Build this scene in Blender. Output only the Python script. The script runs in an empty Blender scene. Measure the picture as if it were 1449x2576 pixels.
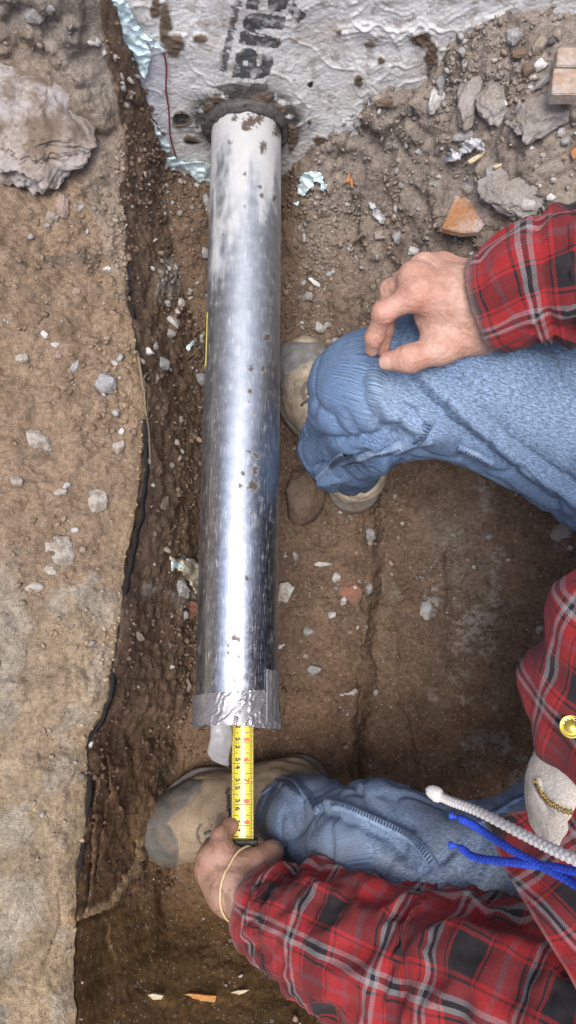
import bpy, bmesh, math, random
import numpy as np
from mathutils import Vector, Matrix, Euler

R = math.radians
random.seed(7)
RNG = np.random.default_rng(11)
scene = bpy.context.scene
COL = scene.collection

# ------------------------------------------------------------------ camera, sky, sun, exposure
H = 1.30                      # camera height above the trench floor (m)
TILT = R(13.0)                # looks almost straight down, a little towards the wall
cam_d = bpy.data.cameras.new('camera')
cam_d.sensor_fit = 'VERTICAL'
cam_d.sensor_height = 24.0
cam_d.lens = 24.0 * 1983.6 / 2576.0
cam_d.clip_start = 0.02
cam_d.clip_end = 200
cam = bpy.data.objects.new('camera', cam_d)
COL.objects.link(cam)
cam.location = (0, 0, H)
cam.rotation_euler = (TILT, 0, 0)
scene.camera = cam

world = bpy.data.worlds.new('World')
scene.world = world
world.use_nodes = True
wn = world.node_tree
wn.nodes.clear()
SUN_EL, SUN_AZ = R(76), R(188)
sky = wn.nodes.new('ShaderNodeTexSky')
sky.sky_type = 'NISHITA'
sky.sun_disc = False
sky.sun_elevation = SUN_EL
sky.sun_rotation = SUN_AZ
sky.dust_density = 3.0
sky.air_density = 1.0
bgn = wn.nodes.new('ShaderNodeBackground')
bgn.inputs['Strength'].default_value = 0.125
wo = wn.nodes.new('ShaderNodeOutputWorld')
wn.links.new(sky.outputs[0], bgn.inputs['Color'])
wn.links.new(bgn.outputs[0], wo.inputs['Surface'])

sun_d = bpy.data.lights.new('sun', 'SUN')
sun_d.energy = 1.75
sun_d.angle = R(30)
sun_d.color = (1.0, 0.955, 0.90)
sun = bpy.data.objects.new('sun', sun_d)
COL.objects.link(sun)
_sd = Vector((math.sin(SUN_AZ) * math.cos(SUN_EL), math.cos(SUN_AZ) * math.cos(SUN_EL), math.sin(SUN_EL)))
sun.rotation_euler = _sd.to_track_quat('Z', 'Y').to_euler()
sun['kind'] = 'structure'

scene.view_settings.view_transform = 'Standard'
scene.view_settings.look = 'None'
scene.view_settings.gamma = 1
scene.view_settings.exposure = 0.85
scene.view_settings.use_curve_mapping = False
try:
    scene.cycles.use_denoising = True
    scene.cycles.max_bounces = 6
except Exception:
    pass

# ------------------------------------------------------------------ photo point -> place
CT, ST = math.cos(TILT), math.sin(TILT)
FD = 1983.6
def P(px, py, z):
    """where the line of sight through a point of the photo meets the height z"""
    a = (px - 724.5) / FD; b = (1288 - py) / FD
    ry = ST + b * CT; rz = -CT + b * ST
    t = (H - z) / (-rz)
    return Vector((a * t, ry * t, z))
def PY(px, py, y):
    """the same, on the upright plane at y"""
    a = (px - 724.5) / FD; b = (1288 - py) / FD
    ry = ST + b * CT; rz = -CT + b * ST
    t = y / ry
    return Vector((a * t, y, H + rz * t))
def proj(co):
    co = np.asarray(co, dtype=np.float64)
    x, y, v = co[..., 0], co[..., 1], H - co[..., 2]
    zc = y * ST + v * CT
    up = y * CT - v * ST
    zs = np.where(zc < 0.05, 0.05, zc)
    return 724.5 + FD * x / zs, 1288 - FD * up / zs, zc
def pxsize(n, p):
    """length in metres of n photo units at point p"""
    return n * float(proj(np.array(p))[2]) / FD

# ------------------------------------------------------------------ noise
_perm = RNG.permutation(256).astype(np.int64)
_perm = np.concatenate([_perm, _perm, _perm])
_g = RNG.normal(size=(256, 3)); _g /= np.linalg.norm(_g, axis=1)[:, None]
_g32 = [np.ascontiguousarray(_g[:, k], dtype=np.float32) for k in range(3)]
_perm = _perm.astype(np.int32)
def _perlin(p):
    p = p.astype(np.float32, copy=False)
    fl = np.floor(p); f = p - fl; i = fl.astype(np.int32) & 255
    u = f * f * f * (f * (f * 6 - 15) + 10)
    fx, fy, fz = f[:, 0], f[:, 1], f[:, 2]; ux, uy, uz = u[:, 0], u[:, 1], u[:, 2]
    gx_, gy_, gz_ = _g32
    ox = []
    for dx in (0, 1):
        hx = _perm[i[:, 0] + dx]; oy = []
        for dy in (0, 1):
            hy = _perm[hx + i[:, 1] + dy]; oz = []
            for dz in (0, 1):
                h = _perm[hy + i[:, 2] + dz]
                oz.append(gx_[h] * (fx - dx) + gy_[h] * (fy - dy) + gz_[h] * (fz - dz))
            oy.append(oz[0] + uz * (oz[1] - oz[0]))
        ox.append(oy[0] + uy * (oy[1] - oy[0]))
    return (ox[0] + ux * (ox[1] - ox[0])) * 1.5
def perlin(p):
    p = np.asarray(p)
    q = p.reshape(-1, 3); n = len(q); out = np.empty(n, np.float32)
    for a in range(0, n, 32768): out[a:a + 32768] = _perlin(q[a:a + 32768])
    return out.reshape(p.shape[:-1]) if p.ndim > 1 else out[0]
def fbm(p, octaves=4, gain=0.5, lac=2.03):
    a, s = 1.0, 0.0
    p = np.asarray(p, dtype=np.float64)
    for o in range(octaves):
        s = s + a * perlin(p + 17.3 * o); p = p * lac; a *= gain
    return s
def worley(p, seed=0):
    """distance to the nearest scattered point, and that cell's random value"""
    p = np.asarray(p, dtype=np.float64)
    i = np.floor(p).astype(np.int64); f = p - i
    best = np.full(p.shape[:-1], 9.0); val = np.zeros(p.shape[:-1])
    for dx in (-1, 0, 1):
        for dy in (-1, 0, 1):
            for dz in (-1, 0, 1):
                h = _perm[_perm[_perm[(i[..., 0] + dx + seed) & 255] + ((i[..., 1] + dy) & 255)] + ((i[..., 2] + dz) & 255)]
                fx = (_perm[h] / 255.0); fy = (_perm[h + 37] / 255.0); fz = (_perm[h + 91] / 255.0)
                d = (dx + fx - f[..., 0]) ** 2 + (dy + fy - f[..., 1]) ** 2 + (dz + fz - f[..., 2]) ** 2
                m = d < best
                best = np.where(m, d, best); val = np.where(m, h / 255.0, val)
    return np.sqrt(best), val
def smooth(a, b, x):
    t = np.clip((x - a) / (b - a), 0, 1)
    return t * t * (3 - 2 * t)
def seg_dist(px, py, pts):
    """distance of photo points to a polyline"""
    best = np.full(np.shape(px), 1e9)
    for (x0, y0), (x1, y1) in zip(pts[:-1], pts[1:]):
        dx, dy = x1 - x0, y1 - y0
        t = np.clip(((px - x0) * dx + (py - y0) * dy) / (dx * dx + dy * dy + 1e-9), 0, 1)
        best = np.minimum(best, np.hypot(px - x0 - t * dx, py - y0 - t * dy))
    return best
def in_poly(px, py, pts):
    c = np.zeros(np.shape(px), bool)
    n = len(pts)
    for i in range(n):
        x0, y0 = pts[i]; x1, y1 = pts[(i + 1) % n]
        if y0 == y1: continue
        m = ((y0 > py) != (y1 > py)) & (px < (x1 - x0) * (py - y0) / (y1 - y0) + x0)
        c ^= m
    return c
def soft_poly(px, py, pts, edge):
    """signed distance inside a polygon, softened to 0..1"""
    d = seg_dist(px, py, list(pts) + [pts[0]])
    ins = in_poly(px, py, pts)
    return smooth(-edge, edge, np.where(ins, d, -d))
def catmull(pts, n):
    pts = np.asarray(pts, float)
    q = np.vstack([2 * pts[0] - pts[1], pts, 2 * pts[-1] - pts[-2]])
    t = np.linspace(0, len(pts) - 1, n); k = np.minimum(t.astype(int), len(pts) - 2); f = (t - k)[:, None]
    p0, p1, p2, p3 = q[k], q[k + 1], q[k + 2], q[k + 3]
    return 0.5 * ((2 * p1) + (-p0 + p2) * f + (2 * p0 - 5 * p1 + 4 * p2 - p3) * f ** 2 + (-p0 + 3 * p1 - 3 * p2 + p3) * f ** 3)

# ------------------------------------------------------------------ objects
def mesh_from(name, co, faces=None, quads=None, tris=None):
    me = bpy.data.meshes.new(name)
    co = np.asarray(co, dtype=np.float32)
    if faces is not None:
        me.from_pydata([tuple(c) for c in co.tolist()], [], faces)
    else:
        fa = quads if quads is not None else tris
        k = fa.shape[1]
        me.vertices.add(len(co)); me.vertices.foreach_set('co', co.ravel())
        me.loops.add(fa.size); me.loops.foreach_set('vertex_index', fa.astype(np.int32).ravel())
        me.polygons.add(len(fa))
        me.polygons.foreach_set('loop_start', np.arange(0, fa.size, k, dtype=np.int32))
        me.polygons.foreach_set('loop_total', np.full(len(fa), k, dtype=np.int32))
        me.update(calc_edges=True)
    me.validate()
    return me
def link(name, me, mat=None, parent=None, smooth_=True):
    o = bpy.data.objects.new(name, me)
    COL.objects.link(o)
    if mat is not None:
        me.materials.clear(); me.materials.append(mat)
    if smooth_ and len(me.polygons):
        me.polygons.foreach_set('use_smooth', np.ones(len(me.polygons), bool))
    if parent is not None:
        o.parent = parent
        o.matrix_parent_inverse = Matrix.Translation(-Vector(parent.location)) if tuple(parent.location) != (0, 0, 0) else Matrix()
    return o
def tag(o, label=None, cat=None, group=None, kind=None):
    if label: o['label'] = label
    if cat: o['category'] = cat
    if group: o['group'] = group
    if kind: o['kind'] = kind
    return o
def empty(name, loc=(0, 0, 0)):
    o = bpy.data.objects.new(name, None); COL.objects.link(o); o.location = loc
    o.empty_display_size = 0.05
    return o
def attr_f(me, name, v):
    a = me.attributes.new(name, 'FLOAT', 'POINT'); a.data.foreach_set('value', np.asarray(v, np.float32).ravel())
def attr_v(me, name, v):
    a = me.attributes.new(name, 'FLOAT_VECTOR', 'POINT'); a.data.foreach_set('vector', np.asarray(v, np.float32).ravel())
def attr_c(me, name, v):
    v = np.asarray(v, np.float32)
    if v.shape[1] == 3: v = np.hstack([v, np.ones((len(v), 1), np.float32)])
    a = me.attributes.new(name, 'FLOAT_COLOR', 'POINT'); a.data.foreach_set('color', v.ravel())
def grid_faces(nr, nc, wrap=False):
    r = np.arange(nr - 1)[:, None]; c = np.arange(nc if wrap else nc - 1)[None, :]
    c2 = (c + 1) % nc
    a = r * nc + c; b = r * nc + c2; d = (r + 1) * nc + c; e = (r + 1) * nc + c2
    return np.stack([a, b, e, d], -1).reshape(-1, 4)
def join_np(parts):
    """parts: list of (co, tris, colour) -> one mesh's arrays"""
    cs, fs, cl, n = [], [], [], 0
    for co, fa, c in parts:
        cs.append(co); fs.append(fa + n); cl.append(np.tile(np.asarray(c, float), (len(co), 1)) if np.ndim(c) == 1 else c); n += len(co)
    return np.vstack(cs), np.vstack(fs), np.vstack(cl)
def grid_normals(co3):
    du = np.gradient(co3, axis=1); dv = np.gradient(co3, axis=0)
    n = np.cross(du, dv); n /= np.linalg.norm(n, axis=-1)[..., None] + 1e-12
    return n

# ------------------------------------------------------------------ distance fields -> skinned surfaces
def sd_capsule(p, a, b, ra, rb):
    a = np.asarray(a, np.float32); b = np.asarray(b, np.float32)
    ab = b - a; L = float(ab @ ab) + 1e-12
    t = np.clip(((p - a) @ ab) / L, 0, 1)
    return np.sqrt(((p - a - t[..., None] * ab) ** 2).sum(-1)) - (ra + (rb - ra) * t)
def sd_ellipsoid(p, c, r):
    c = np.asarray(c, np.float32); r = np.asarray(r, np.float32)
    q = (p - c) / r
    k = np.sqrt((q ** 2).sum(-1)) + 1e-6
    return (k - 1) * k / (np.sqrt((q / r).__pow__(2).sum(-1)) + 1e-6)
def smin(a, b, k):
    h = np.clip(k - np.abs(a - b), 0, None) / k
    return np.minimum(a, b) - h * h * k * 0.25
def field(prims, p):
    d = None
    for pr in prims:
        k = pr[-1]
        if pr[0] == 'c': e = sd_capsule(p, *pr[1:5])
        elif pr[0] == 'e': e = sd_ellipsoid(p, *pr[1:3])
        elif pr[0] == 'cut':                       # keep what lies above z
            e = (pr[1] - p[..., 2]); d = np.maximum(d, e); continue
        elif pr[0] == 'cap':                       # keep what lies below z
            e = (p[..., 2] - pr[1]); d = np.maximum(d, e); continue
        d = e if d is None else smin(d, e, k)
    return d
def surface_nets(prims, lo, hi, res, disp=None):
    lo = np.asarray(lo, float); hi = np.asarray(hi, float)
    n = np.ceil((hi - lo) / res).astype(int) + 1
    ax = [lo[i] + np.arange(n[i]) * res for i in range(3)]
    V = np.empty(n, np.float32)
    for i0 in range(0, n[0], 24):
        g = np.stack(np.meshgrid(ax[0][i0:i0 + 24], ax[1], ax[2], indexing='ij'), -1).astype(np.float32)
        V[i0:i0 + 24] = field(prims, g)
    V[0] = V[-1] = 1; V[:, 0] = V[:, -1] = 1; V[:, :, 0] = V[:, :, -1] = 1
    S = V < 0
    cs = np.zeros(tuple(n - 1), np.int8)
    for dx in (0, 1):
        for dy in (0, 1):
            for dz in (0, 1):
                cs += S[dx:n[0] - 1 + dx, dy:n[1] - 1 + dy, dz:n[2] - 1 + dz]
    act = (cs > 0) & (cs < 8)
    idx = np.full(act.shape, -1, np.int64); cells = np.argwhere(act); idx[act] = np.arange(len(cells))
    acc = np.zeros((len(cells), 3)); cnt = np.zeros(len(cells))
    corners = [(i, j, k) for i in (0, 1) for j in (0, 1) for k in (0, 1)]
    for a in corners:
        for axn in range(3):
            if a[axn]: continue
            b = list(a); b[axn] = 1
            va = V[cells[:, 0] + a[0], cells[:, 1] + a[1], cells[:, 2] + a[2]]
            vb = V[cells[:, 0] + b[0], cells[:, 1] + b[1], cells[:, 2] + b[2]]
            m = (va < 0) != (vb < 0)
            t = np.where(m, va / np.where(m, va - vb, 1), 0)
            pt = np.tile(np.asarray(a, float), (len(cells), 1)); pt[:, axn] += t
            acc[m] += pt[m]; cnt[m] += 1
    co = lo + (cells + acc / cnt[:, None]) * res
    quads = []
    for axn in range(3):
        o1, o2 = [(1, 2), (2, 0), (0, 1)][axn]
        sl = [slice(None)] * 3; sl2 = [slice(None)] * 3
        sl[axn] = slice(0, n[axn] - 1); sl2[axn] = slice(1, n[axn])
        A = S[tuple(sl)]; B = S[tuple(sl2)]
        e = np.argwhere(A != B)
        e = e[(e[:, o1] > 0) & (e[:, o2] > 0) & (e[:, o1] < n[o1] - 1) & (e[:, o2] < n[o2] - 1)]
        def c(d1, d2):
            q = e.copy(); q[:, o1] -= d1; q[:, o2] -= d2
            return idx[q[:, 0], q[:, 1], q[:, 2]]
        q = np.stack([c(1, 1), c(0, 1), c(0, 0), c(1, 0)], -1)
        inside = A[e[:, 0], e[:, 1], e[:, 2]]
        q[~inside] = q[~inside][:, ::-1]
        quads.append(q)
    return co, np.vstack(quads)
def field_normals(prims, co, h=0.0008):
    g = np.empty_like(co)
    for i in range(3):
        d = np.zeros(3); d[i] = h
        g[:, i] = field(prims, (co + d).astype(np.float32)) - field(prims, (co - d).astype(np.float32))
    g /= np.linalg.norm(g, axis=1)[:, None] + 1e-12
    return g
def relax(co, quads, it=2, w=0.5):
    """even out the net"""
    e = np.vstack([quads[:, [0, 1]], quads[:, [1, 2]], quads[:, [2, 3]], quads[:, [3, 0]]])
    for _ in range(it):
        s = np.zeros_like(co); c = np.zeros(len(co))
        for k in range(3):
            s[:, k] = np.bincount(e[:, 0], co[e[:, 1], k], len(co)) + np.bincount(e[:, 1], co[e[:, 0], k], len(co))
        c = np.bincount(e[:, 0], minlength=len(co)) + np.bincount(e[:, 1], minlength=len(co))
        co = co * (1 - w) + w * s / np.maximum(c, 1)[:, None]
    return co
def bounds(prims, m=0.012):
    pts = []
    for pr in prims:
        if pr[0] == 'c':
            r = max(pr[3], pr[4]); pts += [np.asarray(pr[1]) - r, np.asarray(pr[1]) + r, np.asarray(pr[2]) - r, np.asarray(pr[2]) + r]
        elif pr[0] == 'e': pts += [np.asarray(pr[1]) - np.asarray(pr[2]), np.asarray(pr[1]) + np.asarray(pr[2])]
    pts = np.array(pts)
    return pts.min(0) - m, pts.max(0) + m

# ------------------------------------------------------------------ materials
def newmat(name):
    m = bpy.data.materials.new(name); m.use_nodes = True
    nt = m.node_tree; nt.nodes.clear()
    o = nt.nodes.new('ShaderNodeOutputMaterial'); b = nt.nodes.new('ShaderNodeBsdfPrincipled')
    nt.links.new(b.outputs[0], o.inputs['Surface'])
    return m, nt, b
class NT:
    """short node helpers"""
    def __init__(s, nt): s.nt = nt
    def n(s, t, **k):
        x = s.nt.nodes.new(t)
        for a, v in k.items(): setattr(x, a, v)
        return x
    def l(s, a, b): s.nt.links.new(a, b)
    def setin(s, sock, v):
        if hasattr(v, 'is_linked') or isinstance(v, bpy.types.NodeSocket): s.l(v, sock)
        else: sock.default_value = v
    def coord(s, which='Object'):
        return s.n('ShaderNodeTexCoord').outputs[which]
    def attr(s, name, out='Fac'):
        a = s.n('ShaderNodeAttribute'); a.attribute_name = name
        return a.outputs[out]
    def noise(s, vec, scale, detail=4, rough=0.55, out='Fac', dist=0.0):
        x = s.n('ShaderNodeTexNoise'); s.l(vec, x.inputs['Vector'])
        x.inputs['Scale'].default_value = scale; x.inputs['Detail'].default_value = detail
        x.inputs['Roughness'].default_value = rough; x.inputs['Distortion'].default_value = dist
        return x.outputs[out]
    def voro(s, vec, scale, out='Distance', feature='F1', rnd=1.0):
        x = s.n('ShaderNodeTexVoronoi', feature=feature); s.l(vec, x.inputs['Vector'])
        x.inputs['Scale'].default_value = scale; x.inputs['Randomness'].default_value = rnd
        return x.outputs[out]
    def map(s, vec, scale=(1, 1, 1), rot=(0, 0, 0)):
        x = s.n('ShaderNodeMapping'); s.l(vec, x.inputs['Vector']); x.inputs['Scale'].default_value = scale
        x.inputs['Rotation'].default_value = rot
        return x.outputs[0]
    def ramp(s, fac, stops, interp='LINEAR'):
        x = s.n('ShaderNodeValToRGB'); s.l(fac, x.inputs[0]); r = x.color_ramp; r.interpolation = interp
        while len(r.elements) > 1: r.elements.remove(r.elements[0])
        for i, (p, c) in enumerate(stops):
            e = r.elements[0] if i == 0 else r.elements.new(p)
            e.position = p; e.color = (c, c, c, 1) if not hasattr(c, '__len__') else (*c[:3], 1)
        return x.outputs[0]
    def mix(s, fac, a, b, mode='MIX'):
        x = s.n('ShaderNodeMix', data_type='RGBA', blend_type=mode)
        s.setin(x.inputs[0], fac)
        for sock, v in ((x.inputs[6], a), (x.inputs[7], b)):
            if isinstance(v, (tuple, list)): sock.default_value = (*v[:3], 1)
            else: s.l(v, sock)
        return x.outputs[2]
    def m(s, op, a, b=0.0, clamp=False):
        x = s.n('ShaderNodeMath', operation=op, use_clamp=clamp)
        s.setin(x.inputs[0], a); s.setin(x.inputs[1], b)
        return x.outputs[0]
    def bump(s, h, strength, dist, prev=None):
        x = s.n('ShaderNodeBump'); s.l(h, x.inputs['Height']); x.inputs['Strength'].default_value = strength
        x.inputs['Distance'].default_value = dist
        if prev is not None: s.l(prev, x.inputs['Normal'])
        return x.outputs[0]

def mat_dirt(name='dirt_shade', bank=False):
    m, nt, b = newmat(name); N = NT(nt)
    co = N.coord()
    base = N.attr('base', 'Color')
    n1 = N.noise(co, 26, 6, 0.65); n2 = N.noise(co, 160, 5, 0.7); n3 = N.noise(co, 700, 3, 0.7)
    c = N.mix(1.0, base, N.ramp(n1, [(0.3, 0.70), (0.7, 1.28)]), 'MULTIPLY')
    c = N.mix(1.0, c, N.ramp(n2, [(0.25, 0.58), (0.5, 1.0), (0.75, 1.42)]), 'MULTIPLY')
    c = N.mix(1.0, c, N.ramp(n3, [(0.3, 0.62), (0.7, 1.38)]), 'MULTIPLY')
    # embedded grains
    vd = N.voro(co, 260); vc = N.voro(co, 260, 'Color')
    sep = N.n('ShaderNodeSeparateColor'); N.l(vc, sep.inputs[0])
    grain = N.m('MULTIPLY', N.ramp(vd, [(0.25, 1.0), (0.4, 0.0)]), N.ramp(sep.outputs[0], [(0.80, 0.0), (0.86, 1.0)]))
    gcol = N.mix(sep.outputs[1], (0.20, 0.15, 0.11), (0.42, 0.38, 0.34))
    c = N.mix(N.m('MULTIPLY', grain, 0.75), c, gcol)
    vd2 = N.voro(co, 95); vc2 = N.voro(co, 95, 'Color')
    sep2 = N.n('ShaderNodeSeparateColor'); N.l(vc2, sep2.inputs[0])
    g2 = N.m('MULTIPLY', N.ramp(vd2, [(0.22, 1.0), (0.36, 0.0)]), N.ramp(sep2.outputs[0], [(0.9, 0.0), (0.93, 1.0)]))
    c = N.mix(N.m('MULTIPLY', g2, 0.6), c, N.mix(sep2.outputs[1], (0.17, 0.10, 0.07), (0.36, 0.33, 0.30)))
    N.l(c, b.inputs['Base Color'])
    N.l(N.ramp(n2, [(0.3, 0.95), (0.7, 0.75)]), b.inputs['Roughness'])
    b.inputs['Specular IOR Level'].default_value = 0.25
    gr = N.attr('grain')
    h = N.bump(N.m('MULTIPLY', n1, gr), 0.5, 0.012); h = N.bump(N.m('MULTIPLY', n2, gr), 0.7, 0.004, h); h = N.bump(N.m('MULTIPLY', n3, gr), 0.6, 0.0012, h)
    h = N.bump(N.m('ADD', grain, N.m('MULTIPLY', g2, 2.0)), 0.5, 0.0012, h)
    N.l(h, b.inputs['Normal'])
    return m
def mat_stone(name, col, col2=None, rough=0.85, var=0.35, scale=90, dust=0.0):
    m, nt, b = newmat(name); N = NT(nt)
    co = N.coord()
    n1 = N.noise(co, scale * 0.4, 5, 0.65); n2 = N.noise(co, scale * 5, 5, 0.7)
    c = N.mix(N.ramp(n1, [(0.42, 0.0), (0.6, 1.0)]), col, col2 or tuple(x * (1 - var) for x in col))
    c = N.mix(1.0, c, N.ramp(n2, [(0.3, 0.68), (0.7, 1.3)]), 'MULTIPLY')
    if dust:
        c = N.mix(N.m('MULTIPLY', N.ramp(N.noise(co, scale * 0.8, 4, 0.7), [(0.45, 0.0), (0.6, 1.0)]), dust), c, (0.13, 0.095, 0.07))
    N.l(c, b.inputs['Base Color']); b.inputs['Roughness'].default_value = rough
    h = N.bump(n1, 0.5, 0.006); h = N.bump(n2, 0.6, 0.0012, h); N.l(h, b.inputs['Normal'])
    return m
def mat_attr(name, rough=0.9, bumpscale=500):
    """colour comes with each stone"""
    m, nt, b = newmat(name); N = NT(nt); co = N.coord()
    n2 = N.noise(co, bumpscale, 4, 0.7)
    c = N.mix(1.0, N.attr('base', 'Color'), N.ramp(n2, [(0.3, 0.7), (0.7, 1.25)]), 'MULTIPLY')
    N.l(c, b.inputs['Base Color']); b.inputs['Roughness'].default_value = rough
    N.l(N.bump(n2, 0.5, 0.001), b.inputs['Normal'])
    return m
def mat_plain(name, col, rough=0.6, metal=0.0, bump=0.0, bscale=200, var=0.12, sheen=0.0):
    m, nt, b = newmat(name); N = NT(nt); co = N.coord()
    n = N.noise(co, bscale, 4, 0.6)
    c = N.mix(1.0, col, N.ramp(n, [(0.3, 1 - var), (0.7, 1 + var)]), 'MULTIPLY')
    N.l(c, b.inputs['Base Color']); b.inputs['Roughness'].default_value = rough; b.inputs['Metallic'].default_value = metal
    if sheen: b.inputs['Sheen Weight'].default_value = sheen
    if bump: N.l(N.bump(n, 0.6, bump), b.inputs['Normal'])
    return m

# =================================================================== THE SETTING
W_Y = 0.835                    # the foundation wall stands here
EDGE = [(215, -250, .60), (236, -80, .55), (252, 60, .48), (272, 200, .42), (300, 350, .36), (305, 500, .33), (311, 650, .31), (330, 820, .30), (355, 950, .29),
        (352, 1100, .285), (350, 1230, .28), (330, 1340, .28), (300, 1500, .28), (275, 1680, .28), (260, 1760, .28), (212, 1880, .27), (214, 1950, .27),
        (205, 2100, .26), (184, 2200, .26), (186, 2400, .26), (180, 2650, .27), (150, 3100, .35)]
_e = np.array([P(*e) for e in EDGE])
def edge_at(y):
    o = np.argsort(_e[:, 1])
    return np.interp(y, _e[o, 1], _e[o, 0]), np.interp(y, _e[o, 1], _e[o, 2])
# floor heights
FLOOR = [(1150, 300, .36), (1300, 300, .42), (1000, 450, .24), (1180, 550, .28), (1400, 550, .36), (900, 500, .16), (830, 600, .125), (760, 520, .14),
         (450, 520, .16), (420, 650, .12), (430, 900, .06), (460, 1200, .03), (430, 1500, .02), (370, 1800, .0), (400, 2100, .0), (320, 2200, .015),
         (600, 1700, 0), (800, 1500, 0), (800, 800, .07), (900, 800, .085), (1000, 1250, .01), (1200, 1300, .03), (1400, 1300, .07), (1000, 1700, .01),
         (1300, 1700, .03), (1440, 1700, .05), (1000, 1950, .0), (1200, 2000, .015), (500, 2300, .01), (330, 2350, .05), (600, 2450, .075), (800, 2500, .1),
         (400, 2576, .17), (900, 2600, .18), (870, 1270, .0), (760, 950, .02), (450, 2100, .0), (620, 2000, 0), (760, 1950, 0)]
_f = [tuple(P(*f)) for f in FLOOR]
_f += [tuple(PY(a, b, W_Y)) for a, b in ((370, 420), (440, 442), (520, 462), (640, 470), (735, 430), (780, 372), (830, 342), (910, 302), (950, 245), (1060, 222), (1100, 162), (1120, 122), (1200, 97), (1260, 52), (1449, 46))] + [
       (.6, W_Y, .58), (.9, W_Y, .7), (.75, .3, .62), (.72, -.2, .5), (.75, -.6, .7), (0, -.85, .80), (-.3, -.85, .75), (.4, -.85, .8), (1.1, 0, 1.0), (1.1, .6, 1.0), (1.1, -.8, 1.0), (.62, 0, .30), (.85, 0, .75), (.85, .5, .8),
       (0, -1.2, 1.0), (-.4, -1.2, 1.0), (.6, -1.2, 1.0), (.45, .1, .1), (.45, -.2, .08), (.3, -.35, .08), (.5, .4, .42)]
_f = np.array(_f)
def _phi(r): return np.where(r > 1e-9, r * r * np.log(r + 1e-12), 0)
_A = _phi(np.hypot(_f[:, None, 0] - _f[None, :, 0], _f[:, None, 1] - _f[None, :, 1])) + np.eye(len(_f)) * 2e-4
_Q = np.hstack([np.ones((len(_f), 1)), _f[:, :2]])
_M = np.block([[_A, _Q], [_Q.T, np.zeros((3, 3))]])
_w = np.linalg.solve(_M, np.concatenate([_f[:, 2], np.zeros(3)]))
def floor_z(x, y):
    s = _w[-3] + _w[-2] * x + _w[-1] * y
    for i in range(len(_f)):
        s = s + _w[i] * _phi(np.hypot(x - _f[i, 0], y - _f[i, 1]))
    return s

NR, NB, NFc, NF = 860, 200, 90, 470
ys = np.concatenate([np.linspace(-1.25, -.62, 60, endpoint=False), np.linspace(-.62, .86, NR - 60)])
rows = []
xe, ze = edge_at(ys)
# the brink wavers
xe = xe + 0.006 * perlin(np.stack([ys * 14, ys * 0, ys * 0 + 3], -1)) + 0.0025 * perlin(np.stack([ys * 70, ys * 0, ys * 0], -1))
tb = np.linspace(0, 1, NB); tf = (np.arange(NFc) + 1) / NFc; tr = (np.arange(NF) + 1) / NF
xb = -1.15 + (xe[:, None] + 1.15) * (1 - (1 - tb[None, :]) ** 1.5)
d = xe[:, None] - xb
zb = ze[:, None] + 0.10 * (1 - np.exp(-d / .22)) + .05 * d - .006 * np.exp(-d / .006) + .55 * smooth(.32, .62, d)
fw = .03 + .055 * smooth(.76, .55, ys)
xf_end = xe + fw
zf_end = floor_z(xf_end, ys)
T = tf[None, :]
xf = xe[:, None] + fw[:, None] * T ** 1.1 + .012 * np.sin(T * 3.14159) * 1.0
zf = ze[:, None] - .004 + (zf_end - ze)[:, None] * (1 - (1 - T) ** 1.9)
xr = xf_end[:, None] + (1.15 - xf_end[:, None]) * (0.62 * tr + 0.38 * tr ** 3)[None, :]
zr = floor_z(xr, np.broadcast_to(ys[:, None], xr.shape))
X = np.hstack([xb, xf, xr]); Z = np.hstack([zb, zf, zr]); Y = np.broadcast_to(ys[:, None], X.shape)
NC = X.shape[1]
G = np.stack([X, Y, Z], -1)
part_id = np.concatenate([np.zeros(NB), np.linspace(0.02, 1, NFc), np.ones(NF) * 2])[None, :] * np.ones((NR, 1))
px, py, _ = proj(G)
isb = part_id == 0
isf = part_id == 2
# gentle grooves and steps that the digger left
gro = np.zeros_like(Z)
right_step = [(860, 380), (905, 520), (905, 700), (915, 800), (935, 1350), (925, 1500), (912, 1700), (900, 1950), (930, 2080)]
dd = seg_dist(px, py, right_step)
gro -= np.where(isf, .016 * np.exp(-(dd / 16) ** 2), 0)
xs_line = np.interp(py, [p[1] for p in right_step], [p[0] for p in right_step])
gro += np.where(isf, .032 * smooth(0, 26, px - xs_line) * smooth(1150, 1400, py) * (1 - smooth(2050, 2300, py)), 0)
for ln, dep, wd in (([(1000, 1420), (1010, 1700), (1060, 1980)], .006, 14), ([(1120, 1400), (1115, 1650)], .006, 10), ([(765, 560), (770, 800)], .008, 16),
                    ([(700, 1900), (730, 1700)], .005, 20), ([(400, 430), (380, 640), (350, 800)], .010, 14)):
    gro -= np.where(isb, 0, dep * np.exp(-(seg_dist(px, py, ln) / wd) ** 2))
# cracks
CR = [([(240, 1900), (262, 1905), (268, 1990), (250, 2080), (236, 2160), (238, 2240)], .012, 4),
      ([(232, 1960), (214, 2170), (218, 2240), (212, 2290)], .016, 5),
      ([(245, 2300), (268, 2330), (268, 2370), (285, 2420)], .010, 4),
      
      ([(145, 2250), (150, 2320), (122, 2390), (90, 2480)], .006, 3)]
for ln, dep, wd in CR:
    w_ = 3.5 * perlin(np.stack([px / 22, py / 22, px * 0], -1))
    gro -= dep * np.exp(-((seg_dist(px, py, ln) + w_) / wd) ** 2)
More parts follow.
